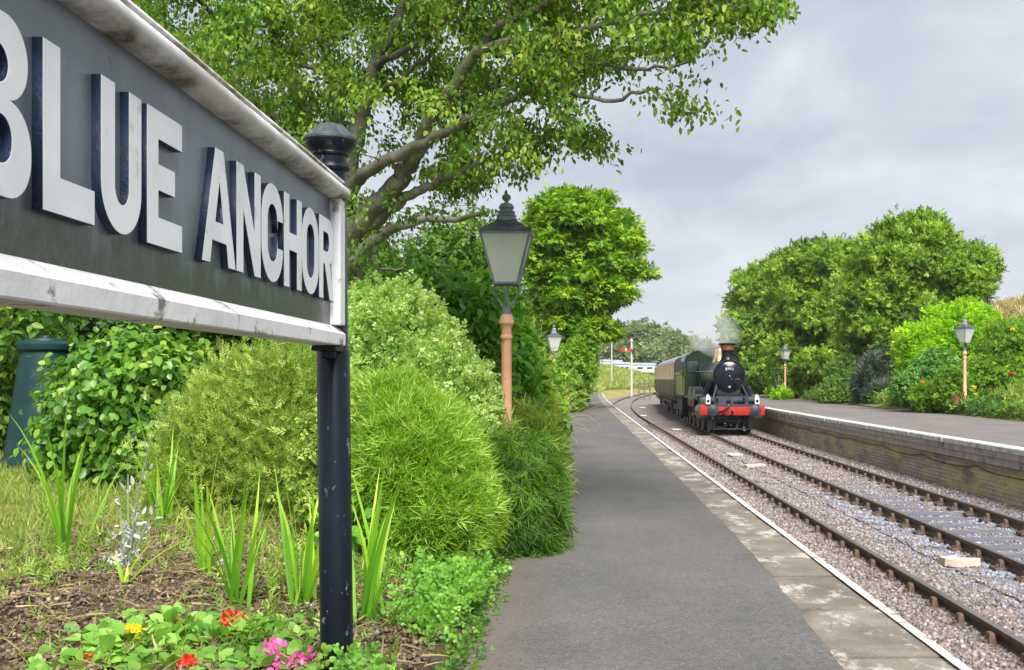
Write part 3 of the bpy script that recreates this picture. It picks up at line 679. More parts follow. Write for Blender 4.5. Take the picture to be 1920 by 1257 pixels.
def lamp_post(label):
    t = thing('platform_lamp', label, 'lamp post', group='lamp posts on the platforms')
    MB().lathe([(.115, -.1), (.115, .12), (.1, .15), (.085, .17), (.08, .3), (.062, .34), (.052, .9), (.047, 1.58), (.056, 1.59), (.06, 1.605), (.056, 1.62), (.048, 1.63), (.048, 1.70), (.058, 1.715), (.073, 1.735), (.073, 1.76), (.06, 1.785), (.052, 1.82)], n=28).build('post', M_salmon, t, smooth=True, ang=35)
    f = MB().lathe([(.045, 1.815), (.04, 1.86), (.044, 1.89), (.02, 1.895)], n=16)
    for k in range(4):
        a = math.pi / 2 * k; dx, dy = math.cos(a), math.sin(a)
        f.tube([(dx * r_, dy * r_, z) for r_, z in ((.03, 1.87), (.05, 1.92), (.095, 1.985), (.118, 2.03), (.112, 2.07), (.085, 2.095), (.05, 2.10))], .0105, 8)
    f.tube([(0, 0, 1.87), (0, 0, 2.1)], .011, 8); f.build('cradle', M_lead, t, smooth=True)
    zb, zt, wb, wt = 2.105, 2.565, .108, .228
    fr = MB()
    cs = [(-1, -1), (1, -1), (1, 1), (-1, 1)]
    for sx, sy in cs: fr.tube([(sx * wb, sy * wb, zb), (sx * wt, sy * wt, zt)], .0125, 6)
    for (a, b_) in zip(cs, cs[1:] + cs[:1]):
        fr.tube([(a[0] * wb, a[1] * wb, zb), (b_[0] * wb, b_[1] * wb, zb)], .013, 6); fr.tube([(a[0] * wt, a[1] * wt, zt), (b_[0] * wt, b_[1] * wt, zt)], .014, 6)
    fr.box((0, 0, zb - .004), (wb * 2 - .02, wb * 2 - .02, .012))
    fr.build('frame', M_lead, t)
    for (a, b_) in zip(cs, cs[1:] + cs[:1]):
        g_ = MB(); k = .985
        za, zc = zb + .012, zt - .012; wa = wb + (wt - wb) * .026; wc = wt - (wt - wb) * .026
        p = [Vector((a[0] * wa, a[1] * wa, za)), Vector((b_[0] * wa, b_[1] * wa, za)), Vector((b_[0] * wc, b_[1] * wc, zc)), Vector((a[0] * wc, a[1] * wc, zc))]
        g_.add(p, [(0, 1, 2, 3)]); g_.build('pane', M_glass, t)
    rf = MB(); n4 = 4
    rf.box((0, 0, zt + .022), (wt * 2 + .03, wt * 2 + .03, .03), bev=.004)
    prof = [(.234, zt + .037), (.19, zt + .062), (.145, zt + .10), (.115, zt + .125), (.105, zt + .135)]
    rf.lathe([(r_ * math.sqrt(2), h) for r_, h in prof[:1]] + [(r_ * (1.38 - .09 * i), h) for i, (r_, h) in enumerate(prof[1:])], n=4, a0=math.pi / 4)
    for sx, sy in cs: rf.lathe([(.012, zt + .02), (.014, zt + .05), (.004, zt + .075)], (sx * wt, sy * wt, 0), 8)
    rf.build('roof', M_roof, t)
    v = MB().lathe([(.10, zt + .125), (.104, zt + .14), (.088, zt + .165), (.094, zt + .175), (.078, zt + .2), (.084, zt + .21), (.062, zt + .235), (.058, zt + .245), (.073, zt + .25), (.072, zt + .262), (.055, zt + .29), (.02, zt + .303), (.016, zt + .315), (.036, zt + .33), (.044, zt + .35), (.036, zt + .372), (.013, zt + .386), (.009, zt + .41), (.002, zt + .425)], n=24)
    v.build('chimney_vent', M_lead, t, smooth=True, ang=35)
    # reflector and mantle seen through the glass
    MB().box((0, 0, zt - .012), (wt * 1.3, wt * 1.3, .008)).lathe([(.03, zt - .04), (.035, zt - .09), (.02, zt - .12)], n=12).build('burner', M_lead, t)
    return t
lp = lamp_post('salmon pink lamp post with square glazed lantern, nearest, rising from the dark trailing bush'); lp.location = (-.662, 10.0, -.02)
for lab, loc, rz in (('grey lantern on a post half hidden by the tall conifer on the near platform', (-.76, 35.2, .0), R(8)),
                     ('salmon pink lamp post standing before the golden shrub on the far platform', (12.72, 35.0, .27), R(28)),
                     ('small distant salmon lamp post in front of the dark trees by the engine', (11.9, 61, .2), R(20))):
    c = copy_tree(lp); c.location = loc; c.rotation_euler = (0, 0, rz); c['label'] = lab
# red bucket hanging by the far lamp's foot
M_redp = pmat('faded_red_paint', [(.3, (.36, .11, .06)), (.7, (.5, .19, .11))], 8, .6)
bkt = MB().lathe([(.0, .0), (.11, .0), (.15, .30), (.155, .305), (.145, .305), (.105, .02)], n=20).tube([(-.15, 0, .3), (-.1, 0, .42), (0, 0, .46), (.1, 0, .42), (.15, 0, .3)], .008, 6)
o = bkt.build('fire_bucket', M_redp, smooth=True, ang=40); o.location = (12.45, 34.95, .33); tag(o, 'faded red bucket beside the foot of the far platform lamp', 'bucket')

# ================================================================ COMPOST BIN
M_bin = pmat('bin_plastic', [(.3, (.005, .026, .028)), (.7, (.010, .040, .042))], 2, .5, bmp=.05, bscale=20, spec=.3)
bx, bd = -5.33, 10.7; bz = gz(bx, bd)
cb_ = thing('compost_bin', 'tapered dark green plastic compost bin behind the leafy shrub', 'compost bin', (bx, bd, bz))
pr = [(.40, -.05), (.40, .03), (.385, .06)]
for i in range(6):
    z0 = .06 + i * .175; r0 = .385 - .155 * (z0 / 1.12)
    pr += [(r0, z0), (r0 - .0225, z0 + .165), (r0 - .0238, z0 + .17)]
pr += [(.235, 1.12)]
MB().lathe(pr, n=40).build('bin_body', M_bin, cb_, smooth=True, ang=50)
MB().lathe([(.265, 1.115), (.27, 1.13), (.27, 1.175), (.255, 1.19), (.2, 1.205), (.19, 1.225), (.06, 1.235), (.05, 1.26), (.0, 1.262)], n=40).build('lid', M_bin, cb_, smooth=True, ang=35)

# ================================================================ THINGS ON THE TRACKBED
M_plate = pmat('white_plate', (.72, .72, .72), 6, .6, dirt=(.4, .38, .36), dscale=9)
M_ink = pmat('black_ink', (.02, .02, .02))
def plate(x, y, D, wd, ln, lab, mark=False):
    p = at(x, y, D); p.z = bedz(p.x, p.y) + .035
    t = thing('marker_plate', lab, 'marker', tuple(p), R(4), 'white marker plates between the tracks')
    MB().box((0, 0, 0), (wd, ln, .035), bev=.006).build('plate', M_plate, t)
    if mark:
        g_ = MB(); z = .0195
        for a, b_, w2 in (((.02, -.16), (.02, .16), .035), ((.02, .16), (-.09, -.05), .035), ((-.09, -.05), (.1, -.05), .05)):
            d = Vector((b_[0] - a[0], b_[1] - a[1], 0)); s_ = Vector((-d.y, d.x, 0)).normalized() * w2 / 2
            A, B = Vector((*a, z)), Vector((*b_, z)); g_.add([A - s_, A + s_, B + s_, B - s_], [(0, 1, 2, 3)]); z += .001
        g_.build('digit', M_ink, t)
for x, y, wd, ln, lab, mk in ((1377, 852.5, .36, .62, 'white plate with a dark figure lying between the tracks, nearest the camera', True), (1268, 804, .38, .7, 'plain white plate lying between the tracks just beside the engine', False),
                        (1205, 778.5, .42, .8, 'small white plate further up between the tracks, beside the coaches', False), (1204, 764, .44, 1.0, 'faintest white plate, farthest up between the tracks', False)):
    plate(x, y, 2.2 * F / (y - VY), wd, ln, lab, mk)
M_slab = pmat('broken_slab', [(.3, (.42, .33, .27)), (.7, (.56, .47, .40))], 6, .85, bmp=.4, bscale=30)
p = at(1800, 1056, 2.22 * F / (1056 - VY)); p.z = bedz(p.x, p.y) + .05
sb = MB(); oz = [(-.26, -.10), (-.1, -.17), (.10, -.12), (.27, -.06), (.24, .1), (.02, .12), (.0, .16), (-.24, .17)]
k = len(oz); sb.add([(a, b_, .02 + .02 * (i % 3 == 0)) for i, (a, b_) in enumerate(oz)] + [(a * 1.03, b_ * 1.03, -.05) for a, b_ in oz], [tuple(range(k)), tuple(range(2 * k - 1, k - 1, -1))] + [(i, (i + 1) % k, k + (i + 1) % k, k + i) for i in range(k)])
o = sb.build('broken_slab', M_slab); o.location = p; o.scale = (.82, 1.0, 1); tag(o, 'broken pale pink slab lying on the stones beside the middle rail', 'slab')
p = at(1415, 875, 2.22 * F / (875 - VY)); p.z = bedz(p.x, p.y) + .03
o = MB().box((0, 0, 0), (.5, .25, .07), bev=.015).build('stone_block', M_slab); o.location = p; o.rotation_euler = (.03, -.04, .2); tag(o, 'small flat pinkish block half sunk in stones between the tracks', 'stone block')
# ================================================================ TRAIN
M_lblack = pmat('engine_black', [(.3, (.003, .004, .006)), (.7, (.008, .010, .013))], 4, .3, spec=.3)
M_lgrey = pmat('engine_deck_grey', [(.3, (.022, .028, .037)), (.7, (.05, .06, .078))], 3, .45, spec=.3)
M_lgreen = pmat('engine_green', [(.3, (.008, .021, .012)), (.7, (.014, .032, .018))], 3, .25, spec=.4)
M_door = pmat('smokebox_door_black', [(.3, (.003, .005, .010)), (.7, (.007, .010, .018))], 4, .16, spec=.45)
M_cyl = pmat('cylinder_casing', [(.3, (.04, .05, .03)), (.7, (.075, .09, .055))], 4, .4)
M_red = pmat('buffer_beam_red', [(.3, (.34, .016, .010)), (.7, (.43, .026, .018))], 4, .4)
M_brass = pmat('polished_brass', [(.3, (.78, .50, .22)), (.7, (.9, .62, .3))], 6, .3, .85)
M_copper = pmat('copper_cap', [(.3, (.55, .24, .11)), (.7, (.7, .34, .18))], 6, .35, .8)
M_bsteel = pmat('bright_steel', [(.3, (.32, .34, .36)), (.7, (.5, .52, .55))], 6, .35, .7)
M_lampw = pmat('lamp_white', (.75, .76, .78), 6, .4)
M_under = pmat('underframe_black', [(.3, (.010, .010, .011)), (.7, (.028, .027, .027))], 5, .6)
M_tyre = pmat('wheel_tyre', [(.3, (.10, .095, .095)), (.7, (.2, .19, .19))], 6, .45, .5)
M_wglass = pmat('dark_window_glass', (.03, .035, .04), 4, .08, spec=.8)
def place(root, D):
    s = (D + .0 - 28) / 900 if D > 28 else 0
    root.location = (CR(D), D, -.9); root.rotation_euler = (0, 0, -math.atan(s))
def wheel(parent, x, y, r, spokes, wd=.11, crank=None, name='wheel'):
    w_ = MB().lathe([(r + .03, -wd / 2 - (.02 if x > 0 else 0)), (r + .03, -wd / 2 + .02 + 0), (r, -wd / 2 + .025), (r, wd / 2), (r - .07, wd / 2), (r - .07, -wd / 2)], (0, 0, 0), 30, axis='X').build('wheel', M_tyre, parent, smooth=True, ang=30)
    w_.location = (x, y, r)
    q = MB()
    for k in range(spokes):
        a = 2 * math.pi * k / spokes; q.tube([(0, .06 * math.cos(a), .06 * math.sin(a)), (0, (r - .06) * math.cos(a), (r - .06) * math.sin(a))], .022, 5)
    q.lathe([(.09, -.08), (.09, .08)], n=12, axis='X'); q.build('spokes', M_under, w_)
    return w_
loco = thing('steam_locomotive', 'green and black steam locomotive with red buffer beam arriving at the platform', 'locomotive'); place(loco, 40.6)
def part(name, mb, m, p=loco, smooth=True, ang=35): return mb.build(name, m, p, smooth=smooth, ang=ang)
bb = part('buffer_beam', MB().box((0, .05, .895), (2.46, .08, .39), bev=.012), M_red)
for sx in (-1, 1):
    part('buffer', MB().lathe([(.10, .0), (.10, -.12), (.13, -.12), (.13, -.26), (.09, -.27), (.085, -.42), (.2, -.43), (.215, -.455), (.17, -.485), (0, -.5)], (sx * .80, .02, .885), 20, axis='Y'), M_lgrey)
    lm = part('headlamp', MB().box((0, 0, .13), (.17, .17, .26), bev=.02).lathe([(.06, .26), (.065, .30), (.03, .33)], n=12).tube([(-.06, 0, .3), (0, 0, .39), (.06, 0, .3)], .01, 6), M_lampw); lm.location = (sx * .93, .06, 1.12)
    part('lens', MB().lathe([(.05, -.086), (.055, -.105), (.04, -.11)], (0, 0, .13), 14, axis='Y'), M_lblack, lm)
    part('lamp_bracket', MB().box((sx * .93, .08, 1.10), (.1, .16, .04)).box((sx * .72, .06, 1.17), (.08, .04, .14)), M_lblack)
# hook, chain, vacuum pipe, steps
part('coupling', MB().tube([(0, -.02, .88), (0, -.16, .9), (0, -.2, .84), (0, -.14, .8)], .035, 8).tube([(0, -.15, .85), (-.05, -.17, .72), (-.22, -.1, .66), (-.4, -.02, .74)], .03, 8), M_lblack)
part('brake_hose', MB().tube([(-.12, -.02, 1.12), (-.14, -.1, 1.1), (-.22, -.15, .98), (-.36, -.14, .86), (-.55, -.1, .80), (-.62, -.06, .72)], .04, 8).tube([(-.7, .04, .7), (-.5, -.02, .58), (-.25, -.02, .66)], .03, 6), M_lblack)
# front deck: apron rising to the saddle
dk = MB()
yz = [(.0, 1.09), (.06, 1.11), (.35, 1.13), (.62, 1.22), (.85, 1.36), (1.0, 1.40), (1.7, 1.40)]
vs = []; fs = []
for y, z in yz: vs += [(-1.02, y, z), (1.02, y, z)]
for i in range(len(yz) - 1): fs.append((2 * i, 2 * i + 1, 2 * i + 3, 2 * i + 2))
k = len(vs); vs += [(x, y, z - .05) for x, y, z in vs]
fs += [(k + a, k + b_, k + c, k + d) for a, b_, c, d in fs[:len(yz) - 1]]
for i in range(len(yz) - 1): fs += [(2 * i, 2 * i + 2, k + 2 * i + 2, k + 2 * i), (2 * i + 1, k + 2 * i + 1, k + 2 * i + 3, 2 * i + 3)]
fs += [(0, k, k + 1, 1), (2 * len(yz) - 2, 2 * len(yz) - 1, k + 2 * len(yz) - 1, k + 2 * len(yz) - 2)]
dk.add(vs, fs)
part('front_deck', dk, M_lgrey, smooth=False)
part('deck_fittings', MB().box((.34, .3, 1.2), (.28, .2, .12), bev=.02).box((-.1, .36, 1.2), (.16, .14, .14), bev=.02).box((.12, .3, 1.17), (.1, .1, .14), bev=.01).box((-.75, .35, 1.19), (.2, .2, .12), bev=.02).box((.78, .35, 1.19), (.2, .2, .12), bev=.02), M_lblack)
part('footplate', MB().box((0, 4.6, 1.37), (2.36, 6.0, .06)).box((-1.17, 4.6, 1.30), (.03, 6.0, .12)).box((1.17, 4.6, 1.30), (.03, 6.0, .12)), M_lblack)
# saddle, smokebox, door, chimney
sd_ = MB().box((0, 1.55, 1.6), (1.0, 1.1, .5), taper=.8, bev=.03)
part('saddle', sd_, M_lblack)
ZB = 2.2
sm = part('smokebox', MB().lathe([(.585, 1.0), (.625, 1.0), (.64, 1.03), (.64, 1.09), (.615, 1.1), (.615, 2.3), (.60, 2.3)], (0, 0, ZB), 44, axis='Y'), M_lblack)
dr = part('smokebox_door', MB().lathe([(.545, 1.0), (.56, .965), (.545, .95), (.50, .935), (.36, .885), (.2, .855), (.0, .845)], (0, 0, ZB), 44, axis='Y'), M_lblack)
part('door_handle', MB().tube([(.02, .85, ZB - .12), (.42, .89, ZB - .12)], .007, 6).lathe([(.03, .78), (.03, .86)], (0, 0, ZB), 10, axis='Y'), M_bsteel, dr)
part('badge', MB().lathe([(.055, .86), (.06, .895)], (0, .035, ZB - .42), 16, axis='Y'), M_bsteel, dr)
tx = bpy.data.curves.new('digits', 'FONT'); tx.body = '9351'; tx.size = .17; tx.extrude = .008; tx.align_x = 'CENTER'
to = bpy.data.objects.new('digits_text', tx); COL.objects.link(to); bpy.context.view_layer.update()
me = bpy.data.meshes.new_from_object(to.evaluated_get(bpy.context.evaluated_depsgraph_get())); bpy.data.objects.remove(to)
for v in me.vertices: x, y, z = v.co; v.co = (x, .872 - z, ZB + .20 + y)
me.materials.clear(); o = link('number_plate_digits', me, dr, M_lampw)
dr.data.materials[0] = M_door
part('number_plate', MB().box((0, .90, ZB + .255), (.5, .03, .17), bev=.004), M_lblack, dr)
ch = part('chimney', MB().lathe([(.33, .56), (.27, .66), (.235, .74), (.225, .98), (.235, 1.02)], (0, 1.6, ZB), 28), M_lblack)
part('chimney_cap', MB().lathe([(.236, 1.02), (.285, 1.14), (.295, 1.2)], (0, 1.6, ZB), 28), M_copper, ch)
part('chimney_rim', MB().lathe([(.29, 1.2), (.345, 1.22), (.345, 1.28), (.3, 1.3), (.2, 1.3)], (0, 1.6, ZB), 28), M_lblack, ch)
# boiler with bands, bonnet, firebox, cab
bo = part('boiler', MB().lathe([(.595, 2.3), (.595, 2.4), (.66, 5.6), (.68, 5.62), (.66, 7.2)], (0, 0, ZB), 44, axis='Y').box((0, 6.45, 2.1), (1.3, 1.5, 1.25), bev=.12), M_lgreen)
for y in (2.34, 3.4, 4.5, 5.6):
    r_ = .598 + .0203 * (y - 2.4) + .006
    part('boiler_band', MB().lathe([(r_ - .02, y - .02), (r_, y - .02), (r_, y + .02), (r_ - .02, y + .02)], (0, 0, ZB), 40, axis='Y'), M_lblack, bo)
part('safety_valve_bonnet', MB().lathe([(.30, .56), (.27, .68), (.22, .8), (.185, .98), (.19, 1.1), (.17, 1.14), (.12, 1.15)], (0, 4.2, ZB), 26), M_brass)
for sx in (-1, 1):
    part('handrail', MB().tube([(sx * .7, 1.2, ZB + .18), (sx * .74, 6.9, ZB + .2)], .018, 6).tube([(sx * .6, 1.2, ZB + .18), (sx * .7, 1.2, ZB + .18)], .014, 6), M_bsteel)
    part('frame_stay', MB().tube([(sx * .5, 1.02, ZB - .36), (sx * .72, .35, 1.2)], .032, 6), M_lgrey)
    part('steam_pipe', MB().tube([(sx * .6, 1.7, 1.95), (sx * .8, 1.7, 1.6), (sx * .86, 1.7, 1.35)], .13, 12), M_lblack)
    part('cylinder', MB().lathe([(.0, .62), (.2, .63), (.29, .66), (.34, .72), (.34, 1.75), (.3, 1.8), (0, 1.8)], (sx * .95, 0, .80), 24, axis='Y').box((sx * .92, 1.25, 1.2), (.42, 1.0, .3), bev=.05), M_cyl)
    for y, rr_ in ((3.3, .92), (5.2, .92)):
        n = 18; q = MB(); vs = []
        for k in range(n + 1):
            a = math.pi * k / n; vs += [(sx * .82, y - rr_ * math.cos(a), .62 + .92 * rr_ * math.sin(a) + .3), (sx * 1.16, y - rr_ * math.cos(a), .62 + .92 * rr_ * math.sin(a) + .3)]
        q.add(vs, [(2 * k, 2 * k + 1, 2 * k + 3, 2 * k + 2) for k in range(n)] + [tuple(2 * k + 1 for k in range(n + 1))]); part('splasher', q, M_lblack, smooth=False)
    for y in (3.3, 5.2, 7.0): wheel(loco, sx * .75, y, .74, 16)
    wheel(loco, sx * .75, .95, .44, 10)
    part('coupling_rod', MB().box((sx * .87, 5.15, .52), (.05, 3.9, .11), bev=.01).box((sx * .95, 3.2, .66), (.05, 2.9, .09), bev=.01), M_bsteel)
    part('guard_iron', MB().tube([(sx * .62, .25, .7), (sx * .68, .28, .12)], .03, 6), M_lgrey)
    part('step', MB().box((sx * 1.1, 2.25, .55), (.3, .26, .03)).box((sx * 1.1, 2.38, .9), (.3, .03, .75)).box((sx * 1.1, 7.75, .5), (.3, .3, .03)).box((sx * 1.1, 7.9, .8), (.3, .03, .9)), M_lblack)
part('main_frame', MB().box((-.52, 4.2, .95), (.05, 8, .8)).box((.52, 4.2, .95), (.05, 8, .8)).box((0, .35, .78), (1.1, .05, .3)), M_under)
part('pony_truck', MB().tube([(-.62, .32, .48), (.62, .32, .48)], .03, 6).tube([(-.66, .3, .16), (.66, .3, .16)], .028, 6).tube([(.3, .2, .7), (.26, .28, .45), (.2, .3, .16)], .028, 6).box((0, .95, .44), (1.4, .12, .12)), M_lgrey)
cb = MB(); n = 16
arc = [(-1.2, 1.4), (-1.2, 3.02)] + [(1.22 * math.sin(R(a)), 2.2 + 1.22 * math.cos(R(a))) for a in np.linspace(-47, 47, n)] + [(1.2, 3.02), (1.2, 1.4)]
arc = [(-1.2, 1.4), (-1.2, 2.85)] + [(1.2 * math.sin(a), 2.85 + .60 * math.cos(a)) for a in np.linspace(-math.pi / 2, math.pi / 2, n)[1:-1]] + [(1.2, 2.85), (1.2, 1.4)]
cb.add([(x, 7.0, z) for x, z in arc], [tuple(range(len(arc)))])
cab = part('cab', cb, M_lgreen, smooth=False)
rfm = MB(); ar2 = arc[1:-1]
pts = [(x * 1.03, z + .015) for x, z in ar2]
rfm.add([(x, 6.9, z) for x, z in pts] + [(x, 8.9, z) for x, z in pts] + [(x, 6.9, z + .03) for x, z in pts] + [(x, 8.9, z + .03) for x, z in pts],
        [(i + a, i + 1 + a, i + 1 + len(pts) + a, i + len(pts) + a) for a in (0, 2 * len(pts)) for i in range(len(pts) - 1)] + [(i, i + 1, 2 * len(pts) + i + 1, 2 * len(pts) + i) for i in range(len(pts) - 1)])
part('cab_roof', rfm, M_lgreen, cab, smooth=False)
for sx in (-1, 1):
    part('cab_side', MB().box((sx * 1.2, 7.55, 1.75), (.04, 1.05, .8)).box((sx * 1.2, 7.2, 2.5), (.04, .36, .72)).box((sx * 1.2, 8.0, 2.66), (.04, .1, .42)), M_lgreen, cab)
    part('cab_window', MB().box((sx * .87, 6.985, 2.62), (.46, .03, .5), bev=.01), M_wglass, cab)
    part('cab_handrail', MB().tube([(sx * 1.24, 8.1, 1.45), (sx * 1.24, 8.1, 2.5)], .02, 6), M_brass, cab)
# tender
td = thing('tender', 'green tender with black frames coupled behind the locomotive', 'tender'); place(td, 49.4)
TB = MB().box((0, 2.3, 1.78), (2.36, 4.6, .98), bev=.02).box((-1.22, 2.3, 2.32), (.14, 4.6, .12), bev=.03).box((1.22, 2.3, 2.32), (.14, 4.6, .12), bev=.03)
MB.build(TB, 'tank', M_lgreen, td)
MB().box((0, 2.3, 1.24), (2.44, 4.9, .08)).box((-1.1, 2.3, .86), (.06, 4.7, .55)).box((1.1, 2.3, .86), (.06, 4.7, .55)).box((0, 4.8, .95), (2.3, .1, .4)).build('frame', M_under, td)
M_coal = pmat('coal', (.012, .012, .013), 9, .5, bmp=1, bscale=9, bdist=.1)
cmb_ = MB()
for i in range(60): cmb_.box((RNG.uniform(-.95, .95), RNG.uniform(.4, 3.8), 2.3 + RNG.uniform(0, .22)), RNG.uniform(.2, .4, 3), rot=Matrix.Rotation(RNG.uniform(0, 3), 3, Vector(RNG.normal(size=3))))
o = cmb_.build('coal', M_coal, td)
for sx in (-1, 1):
    for y in (.7, 2.3, 3.9): wheel(td, sx * .75, y, .58, 12)
# coaches
M_cream = pmat('coach_cream', [(.3, (.80, .55, .40)), (.7, (.88, .62, .47))], 3, .6, spec=.15)
M_choc = pmat('coach_brown', [(.3, (.085, .062, .036)), (.7, (.115, .085, .052))], 3, .5, spec=.2)
M_croof = pmat('coach_roof', [(.3, (.22, .215, .22)), (.7, (.34, .335, .34))], 2, .6)
M_cwin = pmat('coach_glass', (.40, .31, .21), 4, .1, spec=.8)
def coach(label, D):
    t = thing('railway_coach', label, 'coach', group='coaches of the train'); place(t, D)
    Ln = 17.6; hw = 1.28
    MB().box((0, Ln / 2, 1.62), (2 * hw, Ln, .82), bev=.02).build('lower_body', M_choc, t)
    MB().box((0, Ln / 2, 2.47), (2 * hw - .02, Ln, .86), bev=.02).build('upper_body', M_cream, t)
    n = 14; pr = [(hw * 1.02 * math.sin(a), 2.88 + .52 * math.cos(a)) for a in np.linspace(-math.pi / 2, math.pi / 2, n)]
    k = len(pr); q = MB().add([(x, -.04, z) for x, z in pr] + [(x, Ln + .04, z) for x, z in pr], [(i, i + 1, k + i + 1, k + i) for i in range(k - 1)] + [tuple(range(k)), tuple(range(2 * k - 1, k - 1, -1)), (0, k, 2 * k - 1, k - 1)])
    q.build('roof', M_croof, t, smooth=True, ang=60)
    e_ = MB().box((0, -.03, 2.0), (2 * hw - .04, .04, 1.75)).box((0, -.2, 2.0), (1.1, .36, 1.9), bev=.05)
    pa = [(hw * .98 * math.sin(a), 2.86 + .5 * math.cos(a)) for a in np.linspace(-math.pi / 2, math.pi / 2, n)]
    e_.add([(x, -.055, z) for x, z in pa], [tuple(range(n))]); e_.build('end_wall', M_under, t)
    for i in range(13):
        y = .9 + i * 1.3
        for sx in (-1, 1):
            f = MB().box((sx * (hw - .008), y, 2.50), (.03, .34 if i % 3 else .22, .54), bev=.01).build('window', M_cwin, t)
    for sx in (-1, 1):
        for y in (3.0, 9.4, 14.6):
            MB().box((sx * (hw + .002), y, 1.63), (.03, .66, .78), bev=.006).build('door', M_choc, t)
    u = MB().box((0, Ln / 2, 1.14), (2.4, Ln, .14)).box((-1.1, Ln / 2, 1.02), (.06, Ln, .16)).box((1.1, Ln / 2, 1.02), (.06, Ln, .16))
    for y in (6.2, 8.0, 10.2): u.box((-.8, y, .72), (.5, 1.1, .5), bev=.03).box((.8, y, .72), (.5, 1.1, .5), bev=.03)
    u.box((-1.32, Ln / 2, .88), (.22, Ln * .92, .04)).build('underframe', M_under, t)
    for y in (2.6, Ln - 2.6):
        b_ = MB().box((-.98, y, .6), (.1, 3.0, .3), bev=.02).box((.98, y, .6), (.1, 3.0, .3), bev=.02).box((0, y, .6), (2, .3, .3)).build('bogie', M_under, t)
        for sx in (-1, 1):
            for dy in (-1.15, 1.15):
                w_ = MB().lathe([(.47, -.07), (.47, -.05), (.45, -.045), (.45, .06), (.0, .06)], n=22, axis='X').build('wheel', M_tyre, b_, smooth=True); w_.location = (sx * .76, y + dy, .45)
coach('brown and cream coach with grey roof coupled right behind the tender', 54.9)
coach('second brown and cream coach, farther round the bend', 73.1)

# steam drifting back from the chimney
m = bpy.data.materials.new('smoke'); m.use_nodes = True; n = m.node_tree.nodes; l = m.node_tree.links.new; n.clear()
om = n.new('ShaderNodeOutputMaterial'); pv = n.new('ShaderNodeVolumePrincipled'); l(pv.outputs[0], om.inputs['Volume'])
pv.inputs['Color'].default_value = (.97, .97, .98, 1); pv.inputs['Anisotropy'].default_value = .2
tc = n.new('ShaderNodeTexCoord'); t1 = n.new('ShaderNodeTexNoise'); t1.inputs['Scale'].default_value = 1.1; t1.inputs['Detail'].default_value = 4; l(tc.outputs['Object'], t1.inputs[0])
rp_ = ramp(n, [(.36, (0, 0, 0)), (.7, (1, 1, 1))]); l(t1.outputs[0], rp_.inputs[0])
mu = n.new('ShaderNodeMath'); mu.operation = 'MULTIPLY'; l(rp_.outputs[0], mu.inputs[0]); mu.inputs[1].default_value = .5; l(mu.outputs[0], pv.inputs['Density'])
bm = bmesh.new()
for c, r_ in (((1376, 634), .42), ((1370, 624), .55), ((1360, 620), .7), ((1347, 625), .78), ((1334, 632), .8), ((1322, 630), .7), ((1312, 636), .55), ((1342, 642), .7), ((1364, 612), .5)):
    D = 42.6 + (1380 - c[0]) * .045; p = at(c[0], c[1], D)
    bmesh.ops.create_icosphere(bm, subdivisions=3, radius=r_, matrix=Matrix.Translation(p))
me = bpy.data.meshes.new('smoke'); bm.to_mesh(me); bm.free()
so = link('smoke', me, mats=m); rm_ = so.modifiers.new('remesh', 'REMESH'); rm_.mode = 'VOXEL'; rm_.voxel_size = .16
tag(so, 'thin white steam drifting back above the engine', 'smoke', kind='stuff')
